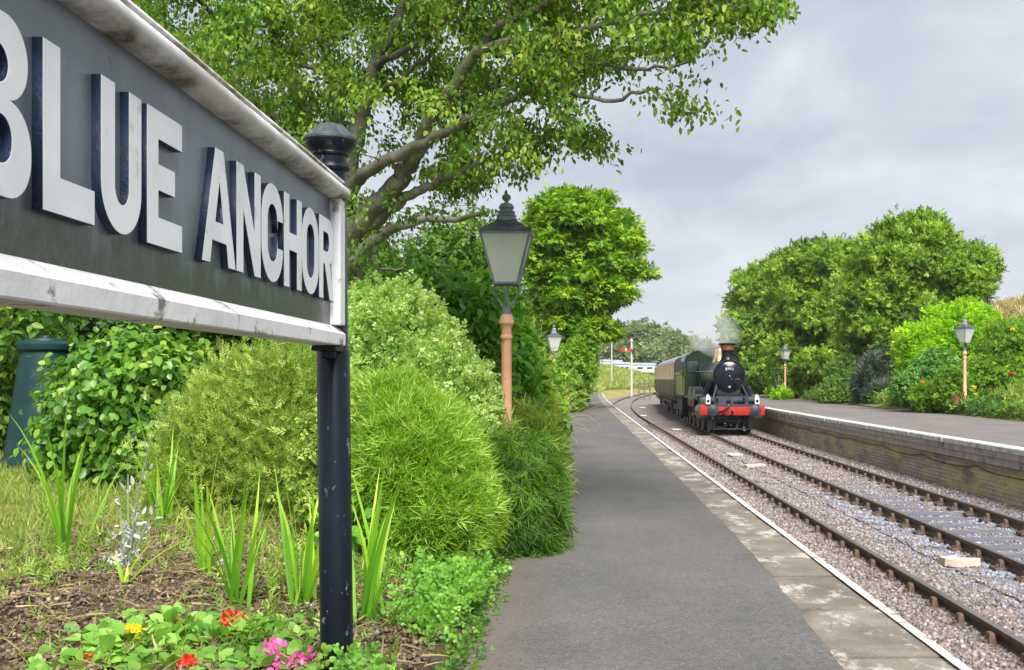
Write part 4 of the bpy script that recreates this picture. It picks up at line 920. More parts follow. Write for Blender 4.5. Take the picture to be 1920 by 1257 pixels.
# ================================================================ PLANTS
G = dict(
    tree=leafmat('broad_leaf', [(0, (.025, .072, .010)), (.35, (.072, .165, .018)), (.7, (.15, .26, .026)), (1, (.27, .34, .05))], trans=.48),
    ivy=leafmat('shrub_leaf', [(0, (.022, .075, .014)), (.4, (.065, .17, .022)), (.75, (.14, .27, .03)), (1, (.27, .36, .05))], rough=.35, spec=.5),
    feather=leafmat('feathery_leaf', [(0, (.06, .12, .016)), (.5, (.16, .25, .04)), (1, (.34, .39, .10))], gain=1.75),
    pale=leafmat('variegated_leaf', [(0, (.10, .19, .04)), (.45, (.24, .36, .09)), (.8, (.38, .48, .18)), (1, (.52, .57, .32))], gain=1.7),
    mound=leafmat('mound_leaf', [(0, (.06, .14, .012)), (.5, (.17, .31, .025)), (1, (.36, .46, .13))], gain=1.7, trans=.5),
    trail=leafmat('trailing_leaf', [(0, (.018, .060, .006)), (.5, (.05, .13, .008)), (1, (.13, .25, .02))], gain=1.35),
    laurel=leafmat('laurel_leaf', [(0, (.02, .08, .010)), (.5, (.07, .20, .018)), (1, (.18, .34, .03))], rough=.35, spec=.4, gain=1.8),
    privet=leafmat('privet_leaf', [(0, (.04, .11, .01)), (.5, (.11, .23, .014)), (1, (.23, .34, .03))]),
    cypress=leafmat('cypress_leaf', [(0, (.028, .085, .004)), (.45, (.11, .24, .010)), (1, (.26, .37, .018))], gain=1.65),
    conifer=leafmat('conifer_leaf', [(0, (.024, .070, .010)), (.45, (.125, .235, .022)), (1, (.25, .36, .042))], gain=1.65),
    gold=leafmat('golden_leaf', [(0, (.07, .20, .006)), (.45, (.18, .36, .010)), (1, (.38, .50, .025))], gain=1.6),
    green=leafmat('green_leaf', [(0, (.025, .08, .016)), (.5, (.085, .18, .025)), (1, (.2, .3, .045))]),
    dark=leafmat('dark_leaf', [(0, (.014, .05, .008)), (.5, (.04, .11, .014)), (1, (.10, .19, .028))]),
    grey=leafmat('grey_leaf', [(0, (.02, .04, .03)), (.5, (.055, .085, .06)), (1, (.15, .19, .14))]),
    far=leafmat('far_leaf', [(0, (.06, .095, .045)), (.5, (.12, .165, .07)), (1, (.21, .25, .11))]),  # distance haze put into the leaf colour, so it is paler
    grass=leafmat('grass_blade', [(0, (.07, .15, .016)), (.5, (.17, .24, .04)), (1, (.34, .34, .12))]),
    iris=leafmat('iris_blade', [(0, (.055, .19, .015)), (.45, (.18, .36, .03)), (.8, (.40, .48, .06)), (.93, (.52, .42, .07)), (1, (.45, .21, .07))], rough=.4, gain=1.75, trans=.5),
    straw=leafmat('straw_blade', [(0, (.16, .14, .06)), (.5, (.30, .26, .12)), (1, (.45, .38, .22))]),
    silver=leafmat('silver_leaf', [(0, (.30, .33, .30)), (1, (.62, .64, .60))], trans=.2, gain=1),
    herb=leafmat('bedding_leaf', [(0, (.05, .15, .022)), (.5, (.13, .29, .04)), (1, (.26, .42, .09))], rough=.4),
)
M_bark = pmat('bark', [(.3, (.095, .085, .068)), (.55, (.20, .18, .148)), (.75, (.34, .315, .27))], 5, .9, bmp=.8, bscale=28, bdist=.015, stretch=(1, 1, .6), dirt=(.10, .115, .06), dscale=3, dlo=.55, dhi=.7)
M_twig = pmat('twig', [(.3, (.05, .042, .034)), (.7, (.12, .105, .085))], 8, .9)
def tints(i, rng, lo=.1, hi=.9, clump=.22, leaf=.14, base=None):
    k = int(i.max()) + 1; b_ = rng.normal(.5, clump, k) if base is None else base
    return np.clip(b_[i] + rng.normal(0, leaf, len(i)), 0, 1)
def plant(name, label, cat, mat_, lobes, n_cl, per, sig, T, size, seed, group=None, kinds=None, shell=.16, amp=.14, freq=3, zmin=None, stem=None, sq=2.0, part_names=('foliage', 'stem'), clump=.2, leaf=.15, root=None, extra=None, **od):
    rng = np.random.default_rng(seed)
    P, Nn = lobe_points(lobes, n_cl, rng, shell, amp, freq, seed, zmin, sq)
    base = np.clip(rng.normal(.5, clump, len(P)), 0, 1)
    pos, nn, i = clumped(P, Nn, per, sig, rng)
    if zmin is not None:
        ok = pos[:, 2] > zmin; pos, nn, i = pos[ok], nn[ok], i[ok]
    t, nr = leaf_dirs(nn, rng, **od)
    tn = np.clip(base[i] + rng.normal(0, leaf, len(i)), 0, 1)
    V, Fc, tt = scatter(T, pos, t, nr, size * rng.uniform(.65, 1.3, len(pos)), tn)
    if root is None:
        L = np.array(lobes); c = L[np.argmin(L[:, 2] - L[:, 5])]
        zb = zmin if zmin is not None else float((L[:, 2] - L[:, 5]).min())
        root = (float(c[0]), float(c[1]), zb)
    o = thing(name, label, cat, root, group=group)
    parts = [(V, Fc, tt)] + (extra or [])
    V, Fc, tt = merge(parts)
    link(part_names[0], np_mesh(part_names[0], V, Fc, tt), o, mat_, world=True)
    if stem:
        mb = MB(); r0, ns = stem; rt = Vector(root)
        tgt = P[rng.choice(len(P), min(ns, len(P)), replace=False)]
        for q in tgt:
            q = Vector(q); s_ = rt + Vector((rng.normal(0, r0), rng.normal(0, r0), -.05)); mid = s_.lerp(q, .5) + Vector((0, 0, abs(q.z - s_.z) * .18)) + Vector(rng.normal(0, .04, 3)) * (q - s_).length
            mb.tube([s_, s_.lerp(mid, .5), mid, mid.lerp(q, .6), q.lerp(s_, .04)], [r0, r0 * .85, r0 * .6, r0 * .4, r0 * .15], 6)
        mb.build(part_names[1], M_bark, o, world=True, smooth=True, ang=60)
    return o

# ---------------------------------------------------------------- the big leaning tree over the path
TR = np.random.default_rng(21)
limbs = []   # lists of (point, radius)
def limb(pts, r0, r1, D0, D1, ex=.55):
    k = len(pts); ps = [at(x, y, D0 + (D1 - D0) * i / (k - 1)) for i, (x, y) in enumerate(pts)]
    out_ = []
    for i in range(k - 1):                       # smooth in between
        p0, p1, p2, p3 = ps[max(0, i - 1)], ps[i], ps[i + 1], ps[min(k - 1, i + 2)]
        for t in np.linspace(0, 1, 5)[:-1]:
            out_.append(.5 * ((2 * p1) + (p2 - p0) * t + (2 * p0 - 5 * p1 + 4 * p2 - p3) * t * t + (3 * p1 - p0 - 3 * p2 + p3) * t ** 3))
    out_.append(ps[-1]); m_ = len(out_)
    limbs.append([(p + Vector(TR.normal(0, .012, 3)), r0 + (r1 - r0) * (i / (m_ - 1)) ** ex) for i, p in enumerate(out_)])
limb([(628, 830), (634, 700), (640, 600), (648, 520), (654, 470)], .21, .15, 10.6, 10.3)
limb([(646, 540), (655, 450), (690, 399), (722, 372), (750, 338), (772, 302), (787, 275), (808, 225), (826, 195), (856, 150), (896, 98), (940, 50), (985, -20), (1040, -110)], .125, .03, 10.4, 8.6, .8)
limb([(640, 470), (650, 400), (668, 345), (706, 313), (765, 283), (830, 250), (880, 228), (950, 190), (1030, 150), (1105, 117), (1171, 132), (1230, 128), (1300, 118)], .10, .008, 10.5, 7.6)
limb([(648, 560), (660, 498), (706, 446), (750, 425), (800, 412), (850, 415), (910, 395)], .085, .02, 10.3, 9.2)
limb([(700, 420), (740, 385), (780, 362), (823, 341), (867, 322), (930, 290), (985, 262), (1045, 255), (1100, 270)], .07, .016, 10.2, 8.8)
limb([(636, 520), (640, 400), (655, 310), (677, 223), (689, 179), (705, 119), (737, 60), (757, 10), (790, -80)], .12, .035, 10.6, 10.0, .8)
limb([(632, 560), (610, 420), (592, 310), (578, 239), (566, 199), (546, 151), (518, 80), (500, 0), (470, -90)], .12, .035, 10.7, 11.0, .8)
limb([(634, 480), (636, 330), (630, 179), (614, 110), (598, 60), (574, 10), (560, -70)], .10, .03, 10.9, 11.4)
limb([(590, 300), (520, 230), (440, 170), (360, 110), (290, 60), (220, 10)], .07, .02, 10.7, 9.8)
limb([(546, 151), (480, 110), (410, 50), (360, -20)], .05, .02, 10.9, 10.2)
limb([(896, 98), (960, 80), (1040, 66), (1120, 50), (1184, 36), (1275, 13), (1370, 8), (1450, 20)], .045, .012, 8.9, 7.2)
limb([(1020, 152), (1080, 175), (1150, 190), (1217, 168), (1245, 188), (1272, 205), (1312, 217)], .028, .006, 8.3, 7.7)
limb([(940, 50), (1000, 20), (1080, -20), (1180, -60), (1300, -70), (1420, -40)], .045, .015, 8.8, 7.4)
limb([(757, 10), (840, -60), (930, -120)], .05, .02, 10, 9.4)
limb([(787, 275), (850, 190), (900, 170), (1000, 150)], .04, .015, 9.8, 9.0)
limb([(705, 119), (770, 90), (830, 40), (880, -20)], .045, .018, 10.2, 9.3)
limb([(689, 179), (730, 160), (800, 110), (835, 70)], .035, .012, 10.3, 9.8)
limb([(677, 223), (640, 160), (560, 120), (500, 130)], .035, .012, 10.5, 9.6)
limb([(706, 446), (700, 480), (720, 505), (760, 500)], .03, .01, 10.2, 9.8)
tree = thing('tree', 'large spreading broad leaved tree with bare grey limbs leaning over the path', 'tree', tuple(at(628, 860, 10.6)))
tb = MB()
for lm in limbs: tb.tube([p for p, r_ in lm], [r_ for p, r_ in lm], 10 if lm[0][1] > .05 else 7)
nodes = np.array([p[:] for lm in limbs for p, r_ in lm[3:]]); nrad = np.array([r_ for lm in limbs for p, r_ in lm[3:]])
# outline of the crown as seen from the path side: (pixel polygon), filled with leafy twigs at many depths
POLY = [(200, -260), (200, 30), (330, 130), (470, 235), (545, 290), (560, 380), (640, 500), (720, 515), (790, 490), (845, 478), (880, 428), (915, 385), (1005, 345), (1045, 325), (1052, 292), (1150, 288), (1158, 262), (1110, 240), (1075, 215), (1120, 166), (1170, 152), (1245, 132), (1335, 108), (1400, 80), (1465, 50), (1488, 30), (1492, -10), (1440, -160), (1150, -330), (700, -420), (380, -380)]
def inside(x, y, poly):
    c = False; k = len(poly); j = k - 1
    for i in range(k):
        (xi, yi), (xj, yj) = poly[i], poly[j]
        if (yi > y) != (yj > y) and x < (xj - xi) * (y - yi) / (yj - yi) + xi: c = not c
        j = i
    return c
HOLES = [(955, 395, 62, 48), (820, 452, 40, 24), (770, 360, 22, 12), (1010, 210, 34, 16), (1080, 195, 30, 20), (950, 300, 40, 14), (745, 470, 26, 16), (1110, 215, 40, 22), (905, 255, 22, 12), (860, 405, 26, 14), (600, 330, 20, 40), (1180, 100, 18, 10), (500, 60, 22, 16), (660, 90, 20, 30)]
cl_p = []
while len(cl_p) < 2500:
    x, y = TR.uniform(190, 1500), TR.uniform(-420, 520)
    if not inside(x, y, POLY) or not inside(x + 16, y + 16, POLY): continue
    if any(((x - a) / c) ** 2 + ((y - b_) / d) ** 2 < 1.3 for a, b_, c, d in HOLES): continue
    if 640 < x < 830 and 200 < y < 420 and TR.uniform() < .8: continue      # the open fork where the limbs show
    t = np.clip((x - 650) / 850, 0, 1)
    D = 10.3 - 2.6 * t + TR.normal(0, 1.15 - .65 * t)
    if x < 560: D = max(D, 8.2)
    if 540 < x < 900 and -60 < y < 480 and TR.uniform() < .75: D = max(D, 10.3 + abs(TR.normal(0, .6)))
    cl_p.append(at(x, y, D)[:])
for x, y in ((1268, 207), (1280, 212), (1292, 215), (1302, 216), (1311, 218), (1274, 216), (1150, 288), (1135, 285), (1120, 290), (1160, 290), (1100, 280)): cl_p.append(at(x, y, 7.8 if x > 1200 else 8.7)[:])
cl_p = np.array(cl_p)
lp_, lt_, ln_, lz_, lc_ = [], [], [], [], []
tb2 = MB()
d0 = np.array([np.min(np.linalg.norm(nodes - q, axis=1)) for q in cl_p]); cl_p = cl_p[np.argsort(d0)]   # grow outwards from the limbs
cb_t = np.clip(TR.normal(.5, .24, len(cl_p)), 0, 1)
for k, q in enumerate(cl_p):
    d = np.linalg.norm(nodes - q, axis=1) + .25 * np.maximum(0, nodes[:, 2] - q[2]); j = int(np.argmin(d))
    a = Vector(nodes[j]); b_ = Vector(q); L_ = (b_ - a).length
    mid = a.lerp(b_, .5) + Vector((0, 0, .10 * L_)) + Vector(TR.normal(0, .06, 3)) * L_
    pts = [a, a.lerp(mid, .5) + Vector(TR.normal(0, .015, 3)), mid, mid.lerp(b_, .5) + Vector((0, 0, .015)), b_]
    r_ = min(.013, .004 + .005 * L_, float(nrad[j]) * .7)
    nodes = np.vstack([nodes, np.array([mid[:], pts[3][:]])]); nrad = np.append(nrad, [r_ * .8, r_ * .6])
    tb2.tube(pts, [r_, r_ * .85, r_ * .65, r_ * .45, .0022], 5, cap=False)
    n_l = TR.integers(38, 58); dirv = (b_ - mid).normalized()
    s_ = TR.uniform(-.1, 1.0, n_l); base = np.array(mid)[None] + (np.array(b_) - np.array(mid))[None] * (.1 + .95 * s_)[:, None] if L_ > .3 else np.array(b_)[None] - np.array(dirv)[None] * (.35 * (1 - s_))[:, None]
    base = np.where((np.linalg.norm(base - q, axis=1) < .55)[:, None], base, q + TR.normal(0, .16, (n_l, 3)))
    base = base + TR.normal(0, 1, (n_l, 3)) * np.array([.075, .075, .05])
    tdir = np.array(dirv)[None] * .35 + TR.normal(0, .55, (n_l, 3)) + np.array([0, 0, -.75])
    lp_.append(base); lt_.append(tdir); ln_.append(TR.normal(0, .55, (n_l, 3)) + np.array([0, 0, .8])); lz_.append(TR.uniform(.036, .066, n_l)); lc_.append(np.clip(cb_t[k] + TR.normal(0, .14, n_l), 0, 1))
tb.build('trunk', M_bark, tree, world=True, smooth=True, ang=70)
tb2.build('twigs', M_twig, tree, world=True)
V, Fc, tt = scatter(leaf_t(.27, .07, .14), np.concatenate(lp_), np.concatenate(lt_), np.concatenate(ln_), np.concatenate(lz_), np.concatenate(lc_))
link('crown', np_mesh('crown', V, Fc, tt), tree, G['tree'], world=True)

# ---------------------------------------------------------------- shrubs left of the path
def gl(x, d): return gz(x, d)
plant('leafy_shrub', 'bright green broad leaved shrub in front of the compost bin', 'shrub', G['ivy'], [(-4.1, 9.7, .92, .70, .7, .72), (-3.72, 9.5, 1.05, .5, .55, .56), (-4.35, 9.6, .75, .45, .5, .55), (-3.7, 9.3, .6, .45, .4, .4)], 1000, 11, .07, LEAF_ROUND, .074, 31, shell=.2, zmin=gl(-4, 9.6) - .03, stem=(.03, 14), out=1.0, up=.5, rand=.4, tout=.3, tz=-.7, trand=.5)
plant('feathery_shrub', 'yellow green feathery shrub with fine leaves right of the leafy shrub', 'shrub', G['feather'], [(-2.55, 8.3, .75, .55, .55, .62), (-2.15, 8.1, .85, .5, .5, .58), (-2.75, 8.2, .55, .42, .45, .42), (-2.0, 7.9, .5, .45, .4, .42), (-1.62, 7.8, .55, .4, .42, .5)], 2600, 7, .065, FEATHER, .09, 32, shell=.2, amp=.2, zmin=gl(-2.3, 8) - .03, stem=(.018, 20), out=.6, up=.4, rand=.7, tout=.9, tz=.45, trand=.5)
plant('pale_shrub', 'tall pale variegated shrub rising behind the sign post', 'shrub', G['pale'], [(-1.72, 9.7, 1.15, .72, .7, .86), (-1.34, 9.5, .85, .58, .6, .70), (-1.12, 9.35, .5, .42, .5, .5), (-2.1, 9.9, 1.1, .5, .6, .8)], 3600, 9, .055, SPRAY_SMALL, .08, 33, shell=.14, amp=.12, zmin=gl(-1.5, 9.5) - .02, stem=(.03, 16), out=.8, up=.5, rand=.5, tout=.8, tz=.5, trand=.5)
plant('clipped_mound_shrub', 'dense rounded yellow green mound of fine needle leaves beside the path', 'shrub', G['mound'], [(-1.08, 6.95, .54, .42, .5, .48), (-1.24, 7.15, .72, .31, .42, .42), (-.92, 6.8, .34, .36, .42, .34)], 6200, 9, .035, TUFT_FINE, .10, 34, shell=.09, amp=.05, freq=2, zmin=.06, stem=(.03, 18), clump=.2, out=.5, up=.4, rand=.5, tout=.7, tz=.45, trand=.4)
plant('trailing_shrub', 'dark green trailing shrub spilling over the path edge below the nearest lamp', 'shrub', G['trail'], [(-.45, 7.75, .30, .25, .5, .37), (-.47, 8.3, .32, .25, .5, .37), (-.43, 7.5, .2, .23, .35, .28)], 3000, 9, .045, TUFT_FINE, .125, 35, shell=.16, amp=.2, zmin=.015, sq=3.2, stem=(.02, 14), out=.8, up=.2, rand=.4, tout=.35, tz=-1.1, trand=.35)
plant('olive_shrub', 'small yellowish round leaved shrub tucked between the sign post and the clipped mound', 'shrub', G['feather'], [(-1.55, 7.1, .62, .3, .3, .42), (-1.42, 6.9, .85, .2, .25, .22)], 420, 8, .05, SPRAY_SMALL, .075, 331, shell=.2, amp=.2, zmin=.1, stem=(.012, 10), out=.7, up=.5, rand=.5)
plant('dock_plant', 'dark broad leaved weed at the shaded foot of the clipped mound', 'plant', G['laurel'], [(-1.36, 6.45, .18, .16, .2, .2), (-1.3, 6.55, .32, .12, .15, .14)], 60, 5, .05, LEAF, .10, 332, zmin=.04, stem=(.008, 6), out=.6, up=.6, rand=.5)
plant('heather_shrub', 'olive tufted shrub between the pale shrub and the nearest lamp', 'shrub', G['feather'], [(-.92, 9.3, .34, .36, .45, .42), (-.52, 9.2, .26, .28, .4, .26), (-.5, 10.3, .4, .26, .3, .42)], 800, 8, .06, TUFT_FINE, .15, 36, shell=.16, zmin=.04, stem=(.02, 8), out=.5, up=.3, rand=.6, tout=.8, tz=.4, trand=.4)
plant('laurel_bush', 'glossy dark green bush behind the nearest lamp post', 'bush', G['laurel'], [(-1.35, 12.2, 1.45, .72, .8, 1.05), (-1.0, 12.0, .9, .6, .7, .8), (-1.9, 12.6, 1.3, .8, .8, 1.2), (-.88, 12.4, 1.1, .36, .5, .8)], 1500, 10, .1, LEAF, .115, 37, shell=.18, zmin=gl(-1.4, 12) - .02, stem=(.04, 14), out=.8, up=.5, rand=.5, tout=.5, tz=-.5, trand=.6)
plant('light_bush', 'light green airy bush at the foot of the leaning tree', 'bush', G['green'], [(-2.6, 14.5, 1.5, 1.1, .9, 1.5), (-1.7, 15.2, 1.9, .85, .8, 1.5), (-1.3, 15.5, 1.5, .4, .7, 1.3)], 1500, 9, .12, SPRAY, .15, 38, shell=.2, zmin=gl(-2, 14.5), stem=(.04, 12), out=.8, up=.5, rand=.5)
plant('pampas_tuft', 'yellowish wispy bush right of the nearest lamp post', 'bush', G['feather'], [(-.80, 14.0, 1.2, .26, .4, .7), (-.66, 13.6, .7, .26, .35, .6)], 500, 8, .07, TUFT_FINE, .18, 39, shell=.25, zmin=.1, stem=(.015, 12), out=.5, up=.2, rand=.6, tout=.5, tz=.9, trand=.45)
plant('boundary_hedge', 'low mixed green hedge running along the near platform towards the tall conifer', 'hedge', G['green'], [(-2.5 + .3 * math.sin(k), 19 + 3.2 * k, .8, .9, 1.9, 1.0 + .2 * math.sin(2 * k)) for k in range(7)], 1300, 9, .13, SPRAY, .17, 401, shell=.18, amp=.2, zmin=.05, stem=(.04, 20), out=.8, up=.5, rand=.5)
plant('privet_bush', 'rounded bright green leafy bush by the path beyond the nearest lamp', 'bush', G['privet'], [(-.62, 15.4, .85, .38, .5, .68), (-.5, 15.1, .5, .34, .4, .45), (-.85, 15.8, .9, .4, .5, .7)], 700, 9, .06, LEAF_ROUND, .085, 40, shell=.14, zmin=.03, stem=(.025, 12), out=.9, up=.4, rand=.4, tout=.5, tz=-.2, trand=.6)
# arching long pale leaves
def blades(specs, seed, seg=7):
    """specs: (base, direction horizontal vec, length, lean, droop, width, tint)"""
    V, Fc, T_ = [], [], []; b0 = 0
    for base, hd, L_, lean, droop, wd, tn in specs:
        base = np.array(base, float); hd = np.array([hd[0], hd[1], 0.]); hd /= max(1e-6, np.linalg.norm(hd)); sd_ = np.array([-hd[1], hd[0], 0])
        p = base.copy(); ang = lean; st = L_ / seg
        for i in range(seg + 1):
            f = i / seg; w_ = wd * (.55 + .9 * f if f < .35 else max(.02, .87 * (1 - ((f - .35) / .65) ** 1.6)))
            nrm_ = np.array([-math.sin(0), 0, 0])
            V += [p + sd_ * w_ / 2, p + hd * (-math.cos(ang)) * w_ * .12 + np.array([0, 0, math.sin(ang)]) * w_ * .12, p - sd_ * w_ / 2]; T_ += [np.clip(tn + .22 * f - .1, 0, 1)] * 3
            if i < seg:
                a = b0 + 3 * i; Fc += [(a, a + 1, a + 4, a + 3), (a + 1, a + 2, a + 5, a + 4)]
            p = p + (hd * math.sin(ang) + np.array([0, 0, math.cos(ang)])) * st; ang += droop / seg * (.4 + 1.2 * f)
        b0 += 3 * (seg + 1)
    return np.array(V), np.array(Fc), np.array(T_)
def blade_plant(name, label, cat, base, n, L_, lean, droop, wd, mat_, seed, spread=.05, group=None, tint=(.2, .75), custom=None):
    r = np.random.default_rng(seed); sp = []
    for k in range(n):
        a = r.uniform(0, 6.28); h = (math.cos(a), math.sin(a))
        sp.append(((base[0] + r.normal(0, spread), base[1] + r.normal(0, spread), base[2] - .02), h, L_ * r.uniform(.55, 1.05), abs(r.normal(lean, lean * .5)), abs(r.normal(droop, droop * .6)), wd * r.uniform(.7, 1.2), r.uniform(*tint)))
    sp += custom or []
    o = thing(name, label, cat, base, group=group)
    V, Fc, t = blades(sp, seed); link('leaves', np_mesh('leaves', V, Fc, t), o, mat_, world=True); return o
blade_plant('cordyline', 'arching strap leaved plant in front of the tall conifer on the near platform', 'plant', (-.62, 18.3, .0), 95, 1.75, .35, 1.5, .05, G['straw'], 41, .08, tint=(.2, .9))
# tall cypress
def px_lobe(x, y, D, rx, ry, rz): p = at(x, y, D); return (p.x, p.y, p.z, rx, ry, rz)
cyl = [px_lobe(1075, 475, 42, 1.75, 1.8, 2.0), px_lobe(1060, 425, 42, 1.35, 1.5, 1.0), px_lobe(1115, 440, 42, 1.45, 1.5, 1.2), px_lobe(1165, 490, 41.5, 1.0, 1.1, .9), px_lobe(1140, 540, 42, .95, 1.1, 1.0), px_lobe(1100, 585, 42, .9, 1.1, 1.3), px_lobe(1040, 530, 42, 1.2, 1.4, 1.8), px_lobe(1075, 390, 42, 1.2, 1.3, .5), px_lobe(1072, 640, 42, .7, .9, 1.4), px_lobe(1040, 640, 42.5, .8, 1.0, 2.2)]
plant('conifer', 'tall bright yellow green conifer with rounded top beside the near platform', 'tree', G['cypress'], plates(cyl, 120, .62, .42, 420), 5200, 10, np.array([.15, .15, .055]), FAN, .27, 42, shell=.12, amp=.16, freq=2.5, zmin=.1, stem=(.16, 7), part_names=('crown', 'trunk'), root=(-.85, 42, 0), clump=.36, out=.8, up=.85, rand=.28, tout=.6, tz=-.2, trand=.45)
plant('ivy_column', 'bright green ivy clad bush below the tall conifer at the path edge', 'bush', G['privet'], [px_lobe(1078, 700, 40, .55, .8, 1.1), px_lobe(1095, 660, 41, .42, .7, 1.1), px_lobe(1062, 745, 38, .45, .9, .8), px_lobe(1075, 735, 44, .5, 1, .8)], 1200, 10, .1, SPRAY, .17, 43, shell=.15, zmin=.0, stem=(.05, 8), out=.8, up=.5, rand=.4)
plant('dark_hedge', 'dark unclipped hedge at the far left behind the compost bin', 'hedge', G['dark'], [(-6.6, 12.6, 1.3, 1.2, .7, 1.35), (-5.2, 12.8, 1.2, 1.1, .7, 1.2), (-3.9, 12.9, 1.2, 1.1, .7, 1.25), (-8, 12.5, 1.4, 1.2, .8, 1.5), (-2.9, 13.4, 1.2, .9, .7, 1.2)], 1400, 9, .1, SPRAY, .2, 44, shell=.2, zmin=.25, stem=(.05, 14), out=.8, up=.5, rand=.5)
plant('hanging_bush', 'leafy bush hanging at the far left edge above the compost bin', 'bush', G['green'], [(-5.9, 11.2, 1.75, .5, .5, .5), (-6.3, 11.4, 1.3, .5, .5, 1.0)], 220, 10, .09, LEAF, .12, 45, shell=.2, zmin=.3, stem=(.03, 8), out=.8, up=.5, rand=.5)
plant('orange_shrub', 'small orange flowering shrub at the far end of the near platform', 'shrub', leafmat('orange_bloom', [(0, (.25, .22, .02)), (.5, (.6, .33, .02)), (1, (.75, .5, .05))]), [px_lobe(1096, 688, 58, .32, .4, .5)], 160, 8, .08, LEAF_ROUND, .12, 46, zmin=.1, stem=(.02, 5))

# ---------------------------------------------------------------- trees and shrubs of the far platform
CON = dict(shell=.11, amp=.2, freq=2.6, out=.9, up=.6, rand=.3, tout=.45, tz=.25, trand=.45, part_names=('crown', 'trunk'), clump=.32)
plant('conifer', 'smallest dark green conifer, nearest the engine chimney', 'tree', G['conifer'], plates([px_lobe(1452, 565, 80, 2.7, 2.6, 2.4), px_lobe(1422, 605, 80, 1.9, 2, 2.5), px_lobe(1462, 640, 80, 3.1, 2.8, 3.2), px_lobe(1398, 640, 79, 1.0, 1.2, 1.6), px_lobe(1475, 525, 80, 1.9, 1.9, 1.5), px_lobe(1420, 690, 80, 2.4, 2.2, 2)], 70, .95, .6, 510), 3600, 10, .2, FAN, .42, 51, zmin=.5, stem=(.2, 7), root=(15.2, 80, .4), group='conifers behind the far platform', **CON)
plant('conifer', 'middle conifer of the row, with pointed top left of the tallest one', 'tree', G['conifer'], plates([px_lobe(1560, 510, 64, 2.3, 2.3, 2.2), px_lobe(1515, 560, 64, 2.3, 2.2, 2.4), px_lobe(1575, 490, 64, 1.5, 1.6, 1.4), px_lobe(1560, 610, 64, 3.2, 2.6, 2.8), px_lobe(1520, 680, 63, 2.0, 1.9, 1.8), px_lobe(1600, 660, 64, 2.2, 2, 2.4)], 90, .85, .6, 520), 4400, 10, .17, FAN, .36, 52, zmin=.4, stem=(.2, 7), root=(15.4, 64, .4), group='conifers behind the far platform', **CON)
plant('conifer', 'tallest and broadest conifer of the row, behind the golden shrub', 'tree', G['conifer'], plates([px_lobe(1705, 505, 52, 2.2, 2.3, 2.1), px_lobe(1655, 525, 52, 2.1, 2.1, 2.1), px_lobe(1765, 510, 52, 2.0, 2.2, 1.7), px_lobe(1705, 452, 52, 1.2, 1.4, .9), px_lobe(1805, 540, 52, 1.05, 1.4, 1.0), px_lobe(1650, 600, 52, 2.4, 2.2, 2.2), px_lobe(1730, 590, 52, 2.6, 2.4, 2.2), px_lobe(1690, 660, 52, 2, 2, 2)], 140, .72, .6, 530), 6400, 10, .145, FAN, .31, 53, zmin=.3, stem=(.22, 7), root=(16.2, 52, .5), group='conifers behind the far platform', **CON)
plant('golden_shrub', 'large glowing yellow green shrub behind the far platform lamp', 'shrub', G['gold'], [px_lobe(1790, 650, 40, 1.3, 1.1, 1.35), px_lobe(1730, 670, 40, .9, .9, .9), px_lobe(1815, 620, 41, 1.0, 1, 1.0), px_lobe(1850, 640, 41, .8, .9, .9), px_lobe(1765, 620, 40.5, .55, .6, .85), px_lobe(1715, 640, 40, .55, .6, .45)], 2400, 10, .11, SPRAY, .17, 54, shell=.14, amp=.2, zmin=.15, stem=(.05, 12), root=(14.3, 40, .2), out=.7, up=.6, rand=.4, tout=.9, tz=.3, trand=.4)
plant('rose_bush', 'broad green flowering bush right of the far platform lamp', 'bush', G['privet'], [px_lobe(1890, 660, 37, 1.0, .9, 1.1), px_lobe(1930, 655, 38, 1.2, 1, 1.1), px_lobe(1850, 710, 36.5, .8, .7, .7), px_lobe(1990, 660, 38, 1.4, 1, 1.2), px_lobe(1910, 720, 36, 1.0, .7, .75), px_lobe(2060, 650, 37, 1.4, 1, 1.4)], 2400, 9, .1, SPRAY, .15, 55, shell=.18, amp=.2, zmin=.1, stem=(.04, 12), out=.8, up=.5, rand=.5)
plant('mid_green_shrub', 'cool mid green shrub just left of the far platform lamp', 'shrub', leafmat('bluegreen_leaf', [(0, (.03, .10, .02)), (.5, (.09, .22, .04)), (1, (.2, .35, .07))]), [px_lobe(1755, 705, 38, .85, .8, .85), px_lobe(1715, 725, 38, .65, .7, .6)], 900, 9, .09, SPRAY, .15, 56, zmin=.1, stem=(.03, 8))
plant('olive_bush', 'olive green bush at the left of the far lamp foot', 'bush', G['privet'], [px_lobe(1785, 730, 36, .55, .6, .6), px_lobe(1740, 745, 37, .5, .5, .4)], 360, 9, .09, SPRAY_SMALL, .17, 57, zmin=.1, stem=(.03, 6))
plant('round_bush', 'upright fresh green bush beneath the middle conifer', 'bush', G['green'], [px_lobe(1585, 715, 51, .95, .9, 1.15), px_lobe(1570, 740, 50.5, .75, .8, .75), px_lobe(1620, 690, 53, .6, .6, 1.2)], 1000, 9, .1, SPRAY, .16, 58, zmin=.1, stem=(.04, 8))
plant('spiky_plant', 'dark grey spiky plant under the tallest conifer', 'plant', G['grey'], [px_lobe(1645, 715, 47, .75, .7, 1.0), px_lobe(1660, 745, 46, .6, .6, .5)], 420, 8, .09, TUFT, .45, 59, zmin=.15, stem=(.03, 6), tout=.9, tz=.5)
plant('dark_bush', 'dark shaded bush under the row of conifers', 'bush', G['dark'], [px_lobe(1530, 705, 64, 1.4, 1.2, 1.7), px_lobe(1490, 690, 69, 1.7, 1.3, 2.4), px_lobe(1680, 690, 49, 1.0, 1, 1.7)], 800, 9, .15, SPRAY, .26, 60, zmin=.2, stem=(.04, 8))
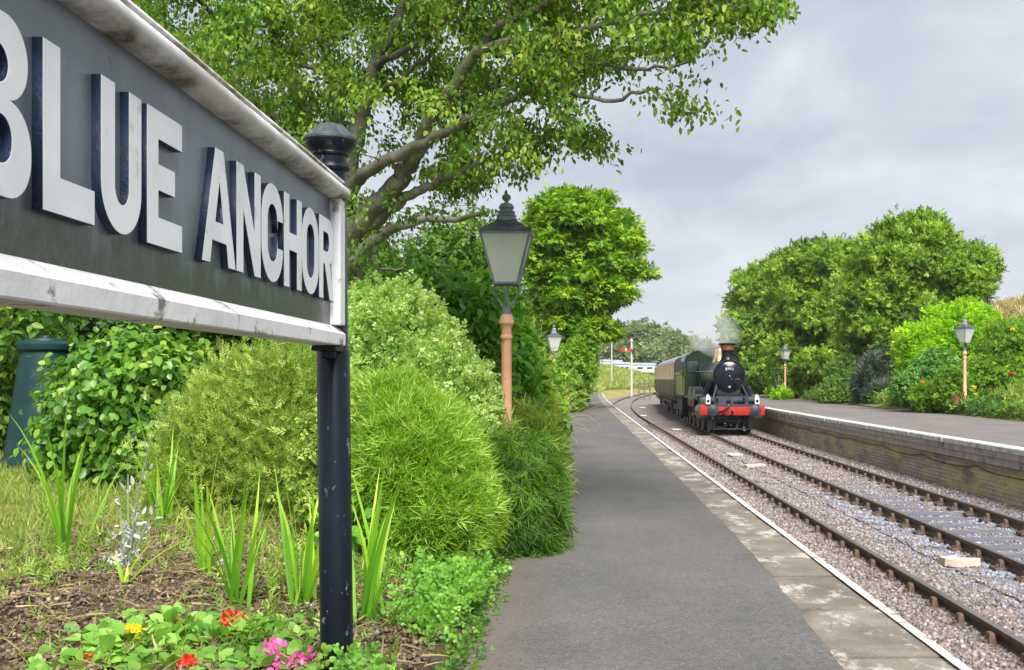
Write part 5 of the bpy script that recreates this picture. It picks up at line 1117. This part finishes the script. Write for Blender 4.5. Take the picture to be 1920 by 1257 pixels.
plant('small_bush', 'small lime green bush at the platform edge near the engine', 'bush', G['gold'], [px_lobe(1464, 737, 59.5, .5, .4, .36), px_lobe(1456, 692, 67, .5, .5, 1.25)], 300, 9, .08, SPRAY_SMALL, .17, 61, zmin=.05, stem=(.02, 6))
plant('bank_hedge', 'bright green hedge on the bank at the far right edge', 'hedge', G['privet'], [px_lobe(1905, 640, 43, 1.2, 1, .7), px_lobe(1990, 640, 44, 1.8, 1.2, 1.0), px_lobe(2090, 640, 44, 1.8, 1.2, 1.1)], 800, 9, .13, SPRAY, .24, 62, zmin=1.0, stem=(.04, 8))
# foreground run of plants along the back edge of the far platform
r = np.random.default_rng(63); n_ = 13000
Dd = 14 * (95 / 14) ** r.uniform(0, 1, n_); off_ = np.abs(r.normal(0, .75, n_)); Xx = np.array([RB(d) for d in Dd]) + .45 + off_
Zz = .08 + .2 * off_ + np.abs(r.normal(0, .16, n_)) * (1 + .5 * np.sin(Dd * 1.3))
nn = nrm(r.normal(0, .4, (n_, 3)) + np.array([-.5, -.3, .9])); t_, n2 = leaf_dirs(nn, r, tz=.1)
tn = np.clip(.5 + .28 * np.sin(Dd * .9) + r.normal(0, .2, n_), 0, 1)
V, Fc, tt = scatter(SPRAY, np.stack([Xx, Dd, Zz], 1), t_, n2, (.16 + .0022 * Dd) * .8 * r.uniform(.7, 1.3, n_), tn)
tag(link('ground_cover', np_mesh('ground_cover', V, Fc, tt), mats=G['green']), 'low green plants spilling along the back of the far platform', 'ground cover', kind='stuff')
# flower heads over there
def bloom_mesh(name, n, rad, mat_, seed, size, flat=.6):
    r = np.random.default_rng(seed); u = nrm(r.normal(size=(n, 3))); u[:, 2] = np.abs(u[:, 2]) * flat + .15
    t_, n2 = leaf_dirs(nrm(u), r, out=1, up=.3, rand=.3, tout=.4, tz=.1, trand=.8)
    V, Fc, tt = scatter(LEAF_ROUND, u * rad, t_, n2, size * r.uniform(.7, 1.2, n), np.clip(r.normal(.5, .22, n), 0, 1)); return np_mesh(name, V, Fc, tt)
BL = dict(yellow=leafmat('yellow_petal', [(0, (.5, .30, .01)), (1, (.8, .6, .03))]), red=leafmat('red_petal', [(0, (.42, .012, .008)), (.6, (.66, .05, .03)), (1, (.8, .16, .08))]), orange=leafmat('orange_petal', [(0, (.5, .12, .01)), (1, (.8, .34, .03))]), pink=leafmat('pink_petal', [(0, (.5, .04, .22)), (.6, (.72, .13, .42)), (1, (.85, .38, .6))], spec=.2))
for x, y, D, c, lab in ((1826, 727, 34.9, 'yellow', 'yellow rose bloom just right of the far lamp post'), (1829, 742, 34.8, 'yellow', 'lower pale yellow bloom right of the far lamp post'), (1895, 701, 35.4, 'red', 'single red bloom in the bush at the far right'), (1898, 619, 36, 'yellow', 'golden bloom high in the bush at the far right'),
                       (1729, 718, 36.8, 'orange', 'orange bloom in the cool green shrub left of the lamp'), (1700, 736, 40, 'orange', 'dull orange bloom low beside the cool green shrub'), (1662, 749, 42, 'orange', 'orange bloom at the platform edge under the spiky plant')):
    o = link('flower_head', bloom_mesh('flower_head', 26, .05, BL[c], int(x + y), .065), mats=BL[c]); o.location = at(x, y, D); tag(o, lab, 'flower', 'blooms behind the far platform')
# rough grass on the bank and far bank
def grass_tufts(name, label, xs, ds, zs, size, mat_, seed, tint=(.5, .22), T=None):
    r = np.random.default_rng(seed); n_ = len(xs); nn = nrm(r.normal(0, .3, (n_, 3)) + np.array([0, 0, 1.]))
    t_ = r.normal(0, .35, (n_, 3)) + np.array([0, 0, 1.]); n2 = nrm(r.normal(size=(n_, 3)))
    V, Fc, tt = scatter(T or TUFT, np.stack([xs, ds, zs], 1), t_, n2, size * r.uniform(.6, 1.4, n_), np.clip(r.normal(tint[0], tint[1], n_), 0, 1))
    tag(link(name, np_mesh(name, V, Fc, tt), mats=mat_), label, 'grass', kind='stuff')
r = np.random.default_rng(64)
bank_h = ((0, -.02), (.5, .12), (1.2, .25), (2.5, .5), (4.5, 1.0), (7, 2.2), (9.5, 3.9), (12, 5.1), (15, 5.6), (25, 5.9), (60, 6))
n_ = 16000; ds = 25 * (100 / 25) ** r.uniform(0, 1, n_); off = r.uniform(1.5, 22, n_); zs = np.interp(off, [a for a, _ in bank_h], [b_ for _, b_ in bank_h]); xs = np.array([RB(d) for d in ds]) + .1 + off
sel = off > 8; grass_tufts('dry_grass', 'tall dry straw coloured grass on the bank above the far platform', xs[sel], ds[sel], zs[sel], .6, G['straw'], 65)
sel = ~sel; grass_tufts('bank_grass', 'rough green grass on the bank behind the far platform shrubs', xs[sel], ds[sel], zs[sel], .5, G['grass'], 66)
n_ = 26000; ds = 88 * (260 / 88) ** r.uniform(0, 1, n_); off = r.uniform(.2, 1, n_) ** 1.3 * 26 - .8; f0 = np.array([CL(d) - 2.0 for d in ds])
grass_tufts('rough_grass', 'tall yellowing grass on the bank beyond the platform end', f0 - off, ds, -1.06 + np.clip(.27 * off, -.1, 4), 1.0, G['grass'], 67, (.62, .25))
# ---------------------------------------------------------------- garden bed in the foreground
r = np.random.default_rng(71)
def gpt(x, y, z=None):
    """garden ground point seen at pixel (x, y)"""
    D = 5.0
    for _ in range(25):
        X = (x - VX) * D / F; D = (EYE - gz(X, D)) * F / (y - VY)
    X = (x - VX) * D / F; return (X, D, gz(X, D))
# lawn and weeds
n_ = 42000; xs = r.uniform(-7.5, -.75, n_); ds = r.uniform(5.9, 12.5, n_); p_ = np.clip((ds - 5.8) / 1.3 + .5 * np.sin(xs * 3.1 + ds * 2), 0.03, 1); k_ = r.uniform(0, 1, n_) < p_; xs, ds = xs[k_], ds[k_]
zs = np.array([gz(a, b_) for a, b_ in zip(xs, ds)])
V, Fc, tt = scatter(BLADE, np.stack([xs, ds, zs - .005], 1), r.normal(0, .45, (len(xs), 3)) + np.array([0, 0, 1.]), r.normal(size=(len(xs), 3)), r.uniform(.04, .12, len(xs)), np.clip(r.normal(.5, .25, len(xs)), 0, 1))
tag(link('lawn_grass', np_mesh('lawn_grass', V, Fc, tt), mats=G['grass']), 'short yellowing grass growing behind the flower bed', 'grass', kind='stuff')
# soil crumbs, dry litter
mC = leafmat('soil_litter', [(0, (.045, .03, .022)), (.5, (.11, .08, .06)), (.8, (.22, .17, .12)), (1, (.36, .30, .22))], trans=.0, rough=.9, spec=.1)
n_ = 34000; xs = r.uniform(-3.6, -.62, n_); ds = r.uniform(3.6, 7.4, n_); zs = np.array([gz(a, b_) for a, b_ in zip(xs, ds)])
V, Fc, tt = scatter(ST, np.stack([xs, ds, zs + .012], 1), r.normal(size=(n_, 3)), r.normal(size=(n_, 3)), np.minimum(.016, .0065 * r.lognormal(0, .6, n_)), np.clip(r.normal(.35, .2, n_), 0, 1))
tag(link('soil_crumbs', np_mesh('soil_crumbs', V, Fc, tt), mats=mC), 'brown crumbled soil of the flower bed', 'soil', kind='stuff')
n_ = 5000; xs = r.uniform(-3.6, -.6, n_); ds = r.uniform(3.7, 7.6, n_); zs = np.array([gz(a, b_) for a, b_ in zip(xs, ds)])
V, Fc, tt = scatter(BLADE, np.stack([xs, ds, zs + .03], 1), r.normal(size=(n_, 3)) * np.array([1, 1, .25]), r.normal(0, .4, (n_, 3)) + np.array([0, 0, 1.]), r.uniform(.03, .13, n_), np.clip(r.normal(.2, .25, n_), 0, 1))
tag(link('dry_litter', np_mesh('dry_litter', V, Fc, tt), mats=G['straw']), 'dry stalks and leaf litter lying on the bed', 'leaf litter', kind='stuff')
# low weeds
n_ = 1500; xs = r.uniform(-3.4, -.75, n_); ds = r.uniform(4.3, 7.6, n_); k_ = (np.sin(xs * 4 + 1) + np.sin(ds * 3.3) + r.normal(0, .8, n_)) > .2; xs, ds = xs[k_], ds[k_]; zs = np.array([gz(a, b_) for a, b_ in zip(xs, ds)])
V, Fc, tt = scatter(FEATHER, np.stack([xs, ds, zs], 1), r.normal(0, .6, (len(xs), 3)) + np.array([0, 0, 1.]), r.normal(size=(len(xs), 3)), r.uniform(.07, .17, len(xs)), np.clip(r.normal(.45, .25, len(xs)), 0, 1))
tag(link('weeds', np_mesh('weeds', V, Fc, tt), mats=G['feather']), 'sparse low weeds scattered over the bed', 'weeds', kind='stuff')
# bright ground cover along the path edge
n_ = 1500; ds = r.uniform(3.6, 6.4, n_); xs = -.50 - np.abs(r.normal(0, .24, n_)) - .03 * (6.5 - ds) + .06 * np.sin(ds * 5); zs = .03 + np.abs(r.normal(0, .05, n_)) + .06 * np.maximum(0, np.sin(ds * 3.1 + xs * 5))
k_ = (np.sin(ds * 2.3 + 1.2) + np.sin(xs * 9 + ds * 4) * .7 + r.normal(0, .4, n_)) > -.1
k_ &= (xs > -.95) | (ds > 5.0)
V, Fc, tt = scatter(SPRAY_SMALL, np.stack([xs, ds, zs], 1)[k_], (r.normal(0, .6, (n_, 3)) + np.array([.1, 0, .7]))[k_], r.normal(0, .5, (n_, 3))[k_] + np.array([0, 0, 1.]), r.uniform(.045, .10, n_)[k_], np.clip(r.normal(.5, .2, n_), 0, 1)[k_])
tag(link('edge_cover', np_mesh('edge_cover', V, Fc, tt), mats=G['herb']), 'bright green low leafy cover along the path edge', 'ground cover', kind='stuff')
# small growth and crumbs creeping over the path edge
n_ = 1500; ds = 3.7 * (22 / 3.7) ** r.uniform(0, 1, n_); xs = np.array([LP(d) for d in ds]) - .03 + r.normal(0, .045, n_)
V, Fc, tt = scatter(SPRAY_SMALL, np.stack([xs, ds, np.full(n_, .012)], 1), r.normal(0, .6, (n_, 3)) + np.array([.1, 0, .45]), r.normal(0, .5, (n_, 3)) + np.array([0, 0, 1.]), r.uniform(.025, .075, n_), np.clip(r.normal(.4, .25, n_), 0, 1))
tag(link('edge_weeds', np_mesh('edge_weeds', V, Fc, tt), mats=G['green']), 'tiny weeds creeping over the edge of the path', 'weeds', kind='stuff')
# fallen leaf bits on the path
n_ = 420; ds = 3.9 * (20 / 3.9) ** r.uniform(0, 1, n_); u = r.uniform(0, 1, n_) ** 1.6; xs = -.45 + 1.7 * u
V, Fc, tt = scatter(LEAF, np.stack([xs, ds, np.full(n_, .016)], 1), r.normal(size=(n_, 3)) * np.array([1, 1, .1]), r.normal(0, .2, (n_, 3)) + np.array([0, 0, 1.]), r.uniform(.008, .022, n_), np.clip(r.normal(.75, .25, n_), 0, 1))
tag(link('fallen_leaves', np_mesh('fallen_leaves', V, Fc, tt), mats=leafmat('pale_leaf', [(0, (.10, .09, .07)), (1, (.30, .28, .25))], gain=1)), 'small pale fallen leaf bits strewn over the path', 'fallen leaves', kind='stuff')
# iris clumps
def pxblade(base, tip, L_k=1.03, wd=.035, droop=.25, tn=.4):
    """a blade from base pixel ground point towards a tip pixel at the same depth"""
    b_ = Vector(gpt(*base)); D = b_.y; tp = at(tip[0], tip[1], D); dx, dz = tp.x - b_.x, tp.z - b_.z
    ex = ez = 0; a_ = 0                       # where an unscaled blade with this droop would end
    for i in range(8):
        if i < 7: ex += math.sin(a_) / 7; ez += math.cos(a_) / 7
        a_ += droop / 7 * (.4 + 1.2 * i / 7)
    L_ = math.hypot(dx, dz) / math.hypot(ex, ez); lean = math.atan2(abs(dx), dz) - math.atan2(ex, ez); wd *= 1.3
    return ((b_.x, b_.y, b_.z - .01), (1 if dx >= 0 else -1, r.uniform(-.15, .15)), L_, lean, droop, wd, tn)
IR = [('iris', 'tall upright iris clump at the far left with one curled brown tip', (122, 1046), [((115, 1046), (127, 722), .045, .08, .35), ((126, 1046), (172, 785), .042, .3, .35), ((118, 1046), (5, 768), .03, .7, .3), ((112, 1046), (30, 830), .034, .9, .55), ((128, 1046), (137, 885), .034, .12, .97), ((120, 1046), (85, 800), .03, .3, .2), ((124, 1046), (104, 862), .03, .1, .3), ((119, 1046), (70, 900), .03, .3, .25), ((122, 1046), (150, 850), .03, .2, .4)], 4),
      ('iris', 'iris clump behind the silver plant with one long leaning blade', (305, 985), [((303, 985), (232, 700), .032, .3, .25), ((306, 985), (345, 890), .028, .3, .6), ((304, 985), (290, 830), .03, .1, .3), ((305, 985), (315, 780), .028, .1, .25), ((302, 985), (262, 850), .028, .3, .4), ((307, 985), (335, 810), .028, .2, .3)], 5),
      ('iris', 'yellowing iris clump with splayed broad blades in the middle of the bed', (385, 1078), [((382, 1075), (412, 822), .03, .15, .8), ((384, 1078), (340, 945), .028, .3, .6), ((386, 1078), (420, 890), .028, .2, .9), ((380, 1060), (372, 960), .03, .1, .5), ((388, 1080), (392, 1000), .028, .1, .8), ((380, 1070), (345, 1010), .025, .4, .4)], 4),
      ('iris', 'widest green iris clump left of the sign post', (446, 1140), [((440, 1138), (488, 852), .032, .12, .25), ((444, 1140), (424, 885), .03, .1, .25), ((448, 1140), (520, 870), .03, .25, .35), ((442, 1138), (463, 872), .03, .08, .2), ((450, 1142), (540, 905), .028, .5, .45), ((446, 1140), (505, 960), .03, .2, .4), ((439, 1136), (415, 960), .03, .2, .35), ((452, 1142), (575, 1010), .022, 1.1, .5)], 9),
      ('iris', 'slender iris clump just left of the sign post foot', (562, 1140), [((560, 1140), (548, 930), .028, .15, .3), ((566, 1138), (600, 960), .028, .2, .3), ((560, 1135), (530, 880), .022, .2, .4), ((570, 1140), (585, 985), .03, .15, .35), ((563, 1140), (575, 935), .026, .1, .5)], 7),
      ('iris', 'arching iris clump right of the sign post foot', (688, 1165), [((686, 1165), (668, 1030), .026, .2, .3), ((690, 1165), (735, 990), .024, .6, .4), ((692, 1168), (760, 1040), .022, 1.0, .4), ((684, 1165), (690, 1010), .026, .2, .3), ((690, 1170), (715, 1020), .024, .4, .45), ((688, 1168), (755, 1080), .02, 1.2, .5)], 12)]
for i, (nm, lab, b_, cs, n_) in enumerate(IR):
    cu = [pxblade(a, c, 1.04, w_, dr, tn) for a, c, w_, dr, tn in cs]
    blade_plant(nm, lab, 'iris', gpt(*b_), n_ + 5, .8, .26, .5, .028, G['iris'], 80 + i, .035, 'iris clumps in the bed', (.15, .65), cu)
b_ = gpt(240, 1068)
blade_plant('lily', 'small yellow green plant with broad leaves arching right beside the silver plant', 'plant', gpt(234, 1100), 2, .2, .3, .4, .03, G['iris'], 91, .02, None, (.4, .6), [pxblade((232, 1100), (300, 1005), 1.1, .035, .9, .9), pxblade((234, 1100), (365, 1005), 1.05, .035, .7, .55)])
# silver plant
sv_ = thing('silver_plant', 'silvery white leaved plant with bare stalks in the bed', 'plant', gpt(240, 1062)); rs = np.random.default_rng(92)
bp = Vector(gpt(240, 1062)); ms_ = MB(); LP_, LT_ = [], []
for tip in ((286, 812), (240, 890), (308, 915), (200, 990), (262, 960), (222, 930)):
    tp = at(tip[0], tip[1], bp.y + rs.normal(0, .05)); mid = bp.lerp(tp, .5) + Vector((rs.normal(0, .02), 0, .02))
    ms_.tube([bp, mid, tp], [.006, .005, .003], 6)
    for t in np.concatenate([rs.uniform(.05, .5, 14), rs.uniform(.5, 1, 5)]): LP_.append(np.array(bp.lerp(tp, t)) + rs.normal(0, .012, 3)); LT_.append(np.array((tp - bp).normalized()) * .8 + rs.normal(0, .6, 3))
for k in range(70): LP_.append(np.array(bp) + np.abs(rs.normal(0, .05, 3)) * np.array([rs.choice([-1, 1]), rs.choice([-1, 1]), 1])); LT_.append(rs.normal(0, .6, 3) + np.array([0, 0, .7]))
V, Fc, tt = scatter(LEAF_NARROW, np.array(LP_), np.array(LT_), rs.normal(size=(len(LP_), 3)), rs.uniform(.03, .065, len(LP_)), rs.uniform(.2, 1, len(LP_)))
link('leaves', np_mesh('leaves', V, Fc, tt), sv_, G['silver'], world=True); ms_.build('stalks', G['silver'], sv_, world=True, smooth=True)
# bedding flowers
def bedding(name, label, x, y, D, bloom, n_bl, rad, leaf_n, spread, seed, lsize=.07, bl_n=34, bl_s=.03, height=None, offs=None, cat='flower'):
    rs = np.random.default_rng(seed); head = at(x, y, D); gx, gy = head.x, head.y; gz_ = gz(gx, gy)
    t = thing(name, label, cat, (gx, gy, gz_), group='bedding flowers at the front of the bed')
    st = MB(); heads = [head] + [head + Vector((rs.normal(0, rad * 1.3), rs.normal(0, rad * 1.3), rs.normal(0, rad * .4))) for _ in range(n_bl - 1)]
    for h in heads:
        st.tube([(gx, gy, gz_), (gx * .5 + h.x * .5 + .005, gy * .5 + h.y * .5, gz_ * .4 + h.z * .6), h], [.005, .004, .003], 6)
        o = link('bloom', bloom_mesh('bloom', bl_n, rad * .8, None, int(rs.integers(1e6)), bl_s), t, BL[bloom]); o.location = h - t.location
    st.build('stalk', G['herb'] if False else M_stalk, t, world=True)
    u = rs.normal(0, 1, (leaf_n, 3)) * np.array([spread, spread, .02]) ; pos = np.array([gx, gy, 0]) + u; hz_ = max(.04, head.z - gz_)
    pos[:, 2] = gz_ + np.abs(rs.uniform(.08, .66, leaf_n)) * hz_ * np.exp(-(u[:, 0] ** 2 + u[:, 1] ** 2) / (spread * 1.6) ** 2) + .015
    tp = np.concatenate([u[:, :2] * 3 / spread * .3, rs.normal(.15, .3, (leaf_n, 1))], 1) + rs.normal(0, .3, (leaf_n, 3))
    V, Fc, tt = scatter(LEAF_ROUND, pos, tp, rs.normal(0, .5, (leaf_n, 3)) + np.array([0, -.3, 1.]), lsize * rs.uniform(.6, 1.3, leaf_n), np.clip(rs.normal(.5, .22, leaf_n), 0, 1))
    link('leaves', np_mesh('leaves', V, Fc, tt), t, G['herb'], world=True); return t
M_stalk = pmat('green_stalk', (.10, .22, .04), 8, .5)
bedding('geranium', 'red flower ball on a tall stalk, nearest the sign post', 437, 1165, 4.75, 'red', 1, .05, 220, .15, 101, .06, 60)
bedding('marigold', 'plant with a single yellow bloom over broad pale leaves', 252, 1187, 4.6, 'yellow', 1, .032, 110, .12, 102, .075, 34)
bedding('geranium', 'red bloom cluster at the bottom edge, between the yellow and the pink blooms', 340, 1247, 4.32, 'red', 5, .038, 110, .13, 103, .06, 34)
bedding('geranium', 'small dark red bloom at the bottom left corner of the bed', 157, 1238, 4.38, 'red', 2, .02, 80, .11, 104, .055, 24, .022)
bedding('phlox', 'bright pink flower cluster at the bottom edge beside the post', 508, 1240, 4.3, 'pink', 6, .042, 50, .1, 105, .07, 30)
bedding('phlox', 'paler pink flower cluster right of the brighter pink one', 556, 1243, 4.3, 'pink', 5, .04, 50, .08, 106, .05, 26)
bedding('marigold', 'leafy plant with one tiny orange bud behind the yellow bloom', 330, 1165, 4.95, 'orange', 1, .012, 180, .16, 107, .065, 10, .02)
bedding('marigold', 'tiny yellow bloom low on the soil at the left', 60, 1102, 5.6, 'yellow', 2, .012, 8, .05, 108, .03, 12, .02)
bedding('marigold', 'tiny yellow bloom beside the widest iris clump', 516, 1118, 5.5, 'yellow', 1, .013, 14, .06, 109, .03, 12, .02)
bedding('petunia', 'leafy green plant without blooms left of the post foot', 545, 1190, 4.7, 'yellow', 1, .004, 90, .11, 110, .05, 3, .01, cat='plant')
for x, y, w_, lab in ((418, 1062, .05, 'small pale pinkish stone in the bed beside the yellowing iris'), (235, 1046, .07, 'flat pinkish stone beneath the silver plant')):
    g_ = gpt(x, y); bm = bmesh.new(); bmesh.ops.create_icosphere(bm, subdivisions=2, radius=1)
    for v in bm.verts: v.co = Vector((v.co.x * w_ * (1 + .2 * math.sin(5 * v.co.y)), v.co.y * w_ * .8, v.co.z * w_ * .6 * (1 + .2 * math.sin(4 * v.co.x))))
    me = bpy.data.meshes.new('stone'); bm.to_mesh(me); bm.free(); o = link('stone', me, mats=M_slab); o.location = (g_[0], g_[1], g_[2] + w_ * .3); tag(o, lab, 'stone')

# ================================================================ FAR AWAY
def far_tree(label, x, ytop, D, rx, hz_, seed, m=None, n_=520):
    p = at(x, ytop, D); zt = p.z; rr_ = np.random.default_rng(seed); lob = []
    for k in range(6): lob.append((p.x + rr_.normal(0, rx * .45), D + rr_.normal(0, rx * .3), zt - hz_ * rr_.uniform(.28, .75), rx * rr_.uniform(.45, .7), rx * .6, hz_ * rr_.uniform(.2, .33)))
    lob.append((p.x, D, zt - hz_ * .28, rx * .6, rx * .6, hz_ * .28))
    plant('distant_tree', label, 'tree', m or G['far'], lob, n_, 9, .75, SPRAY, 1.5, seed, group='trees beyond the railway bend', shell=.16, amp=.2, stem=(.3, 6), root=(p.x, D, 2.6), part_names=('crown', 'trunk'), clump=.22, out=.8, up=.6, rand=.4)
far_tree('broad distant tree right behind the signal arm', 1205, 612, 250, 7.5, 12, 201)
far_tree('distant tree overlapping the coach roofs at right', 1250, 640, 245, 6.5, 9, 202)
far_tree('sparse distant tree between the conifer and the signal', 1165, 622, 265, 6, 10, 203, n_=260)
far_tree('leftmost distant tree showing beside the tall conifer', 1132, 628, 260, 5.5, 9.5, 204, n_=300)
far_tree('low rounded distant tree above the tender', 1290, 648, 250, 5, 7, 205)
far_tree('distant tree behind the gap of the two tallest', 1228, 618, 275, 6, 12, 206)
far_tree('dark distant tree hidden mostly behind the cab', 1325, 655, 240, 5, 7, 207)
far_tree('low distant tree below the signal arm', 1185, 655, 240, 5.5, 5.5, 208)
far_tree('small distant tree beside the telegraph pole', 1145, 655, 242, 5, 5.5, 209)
M_van = pmat('caravan_white', [(.3, (.44, .48, .52)), (.7, (.55, .58, .62))], .5, .6)
M_vroof = pmat('caravan_roof', [(.3, (.22, .27, .33)), (.7, (.30, .35, .41))], .5, .5)
for x, y, w_, lab, rz in ((1127, 684, 3.4, 'white caravan on the skyline, leftmost beside the orange shrub', .2), (1147, 685, 4.2, 'white caravan beside the pale pole', .1), (1163, 689, 3.6, 'white caravan just left of the signal post', .15), (1196, 693, 7.0, 'long white caravan right of the signal post by the coaches', .05)):
    D = 215 + x % 7; p = at(x, y, D); c = thing('caravan', lab, 'caravan', (p.x, p.y, 2.4), rz, 'white caravans on the skyline')
    h = max(1.6, p.z + .6 - 2.4)
    MB().box((0, 0, h * .5), (w_, 2.4, h), bev=.1).build('body', M_van, c)
    MB().add([(-w_ / 2 - .1, -1.3, h), (w_ / 2 + .1, -1.3, h), (w_ / 2 + .1, 1.3, h), (-w_ / 2 - .1, 1.3, h), (-w_ / 2 - .1, 0, h + .45), (w_ / 2 + .1, 0, h + .45)], [(0, 1, 5, 4), (2, 3, 4, 5), (0, 4, 3), (1, 2, 5), (0, 3, 2, 1)]).build('roof', M_vroof, c)
    for k in (-.3, .05, .33): MB().box((w_ * k, -1.22, h * .6), (w_ * .16, .06, h * .22)).build('window', M_wglass, c)
# semaphore signal and pole
M_sig = pmat('signal_white', (.50, .50, .47), 3, .7)
D = 118; p = at(1184, 715, D); zb = -.2
sg = thing('semaphore_signal', 'white semaphore signal with a red arm beyond the coaches', 'signal', (p.x, D, zb)); zt = at(1184, 640, D).z - zb; za = at(1184, 656, D).z - zb
MB().lathe([(.13, -.6), (.12, 0), (.085, zt)], n=14).lathe([(.17, zt), (.12, zt + .12), (.02, zt + .35)], n=12).build('post', M_sig, sg, smooth=True, ang=40)
ar = MB().box((-.62, -.14, za), (1.25, .05, .36), bev=.01).build('arm', M_red, sg); MB().box((-.62, -.175, za), (.16, .03, .365)).build('stripe', M_sig, ar)
MB().box((.12, -.1, za - .2), (.2, .12, .5), bev=.02).build('spectacle', M_under, sg); MB().tube([(.12, .16, .2), (.12, .14, zt - .3)], .03, 5).build('ladder', M_sig, sg)
p = at(1147, 700, 150); po = thing('telegraph_pole', 'thin pale telegraph pole left of the signal', 'pole', (p.x, 150, 1.2)); z1 = at(1147, 636, 150).z - 1.2
MB().lathe([(.10, -1), (.08, z1)], n=10).build('shaft', M_sig, po); MB().box((0, 0, z1 - .4), (1.4, .1, .1)).build('crossarm', M_sig, po)
p = at(1205, 738, 112); o = MB()
for k in range(3): o.box((k * .62, k * .5, .75), (.14, .14, 2.5), bev=.02)
for z in (.5, 1.0, 1.5): o.box((.62, .5, z), (1.5, .06, .2), rot=Matrix.Rotation(math.atan2(.5, .62), 3, 'Z'))
o = o.build('timber_fence', pmat('old_timber', [(.3, (.10, .085, .06)), (.7, (.2, .17, .12))], 4, .9)); o.location = (p.x - .4, 112, -.9); tag(o, 'short brown timber fence standing in grass left of the coaches', 'fence')

# ---------------------------------------------------------------- the soft air
m = bpy.data.materials.new('haze'); m.use_nodes = True; n = m.node_tree.nodes; l = m.node_tree.links.new; n.clear()
om = n.new('ShaderNodeOutputMaterial'); pv = n.new('ShaderNodeVolumePrincipled'); l(pv.outputs[0], om.inputs['Volume'])
pv.inputs['Color'].default_value = (.86, .9, .96, 1); pv.inputs['Density'].default_value = .00018
hz_o = MB().box((0, 400, 14), (1300, 1040, 34)).build('haze', m); tag(hz_o, 'faint pale haze in the distance', 'haze', kind='stuff')
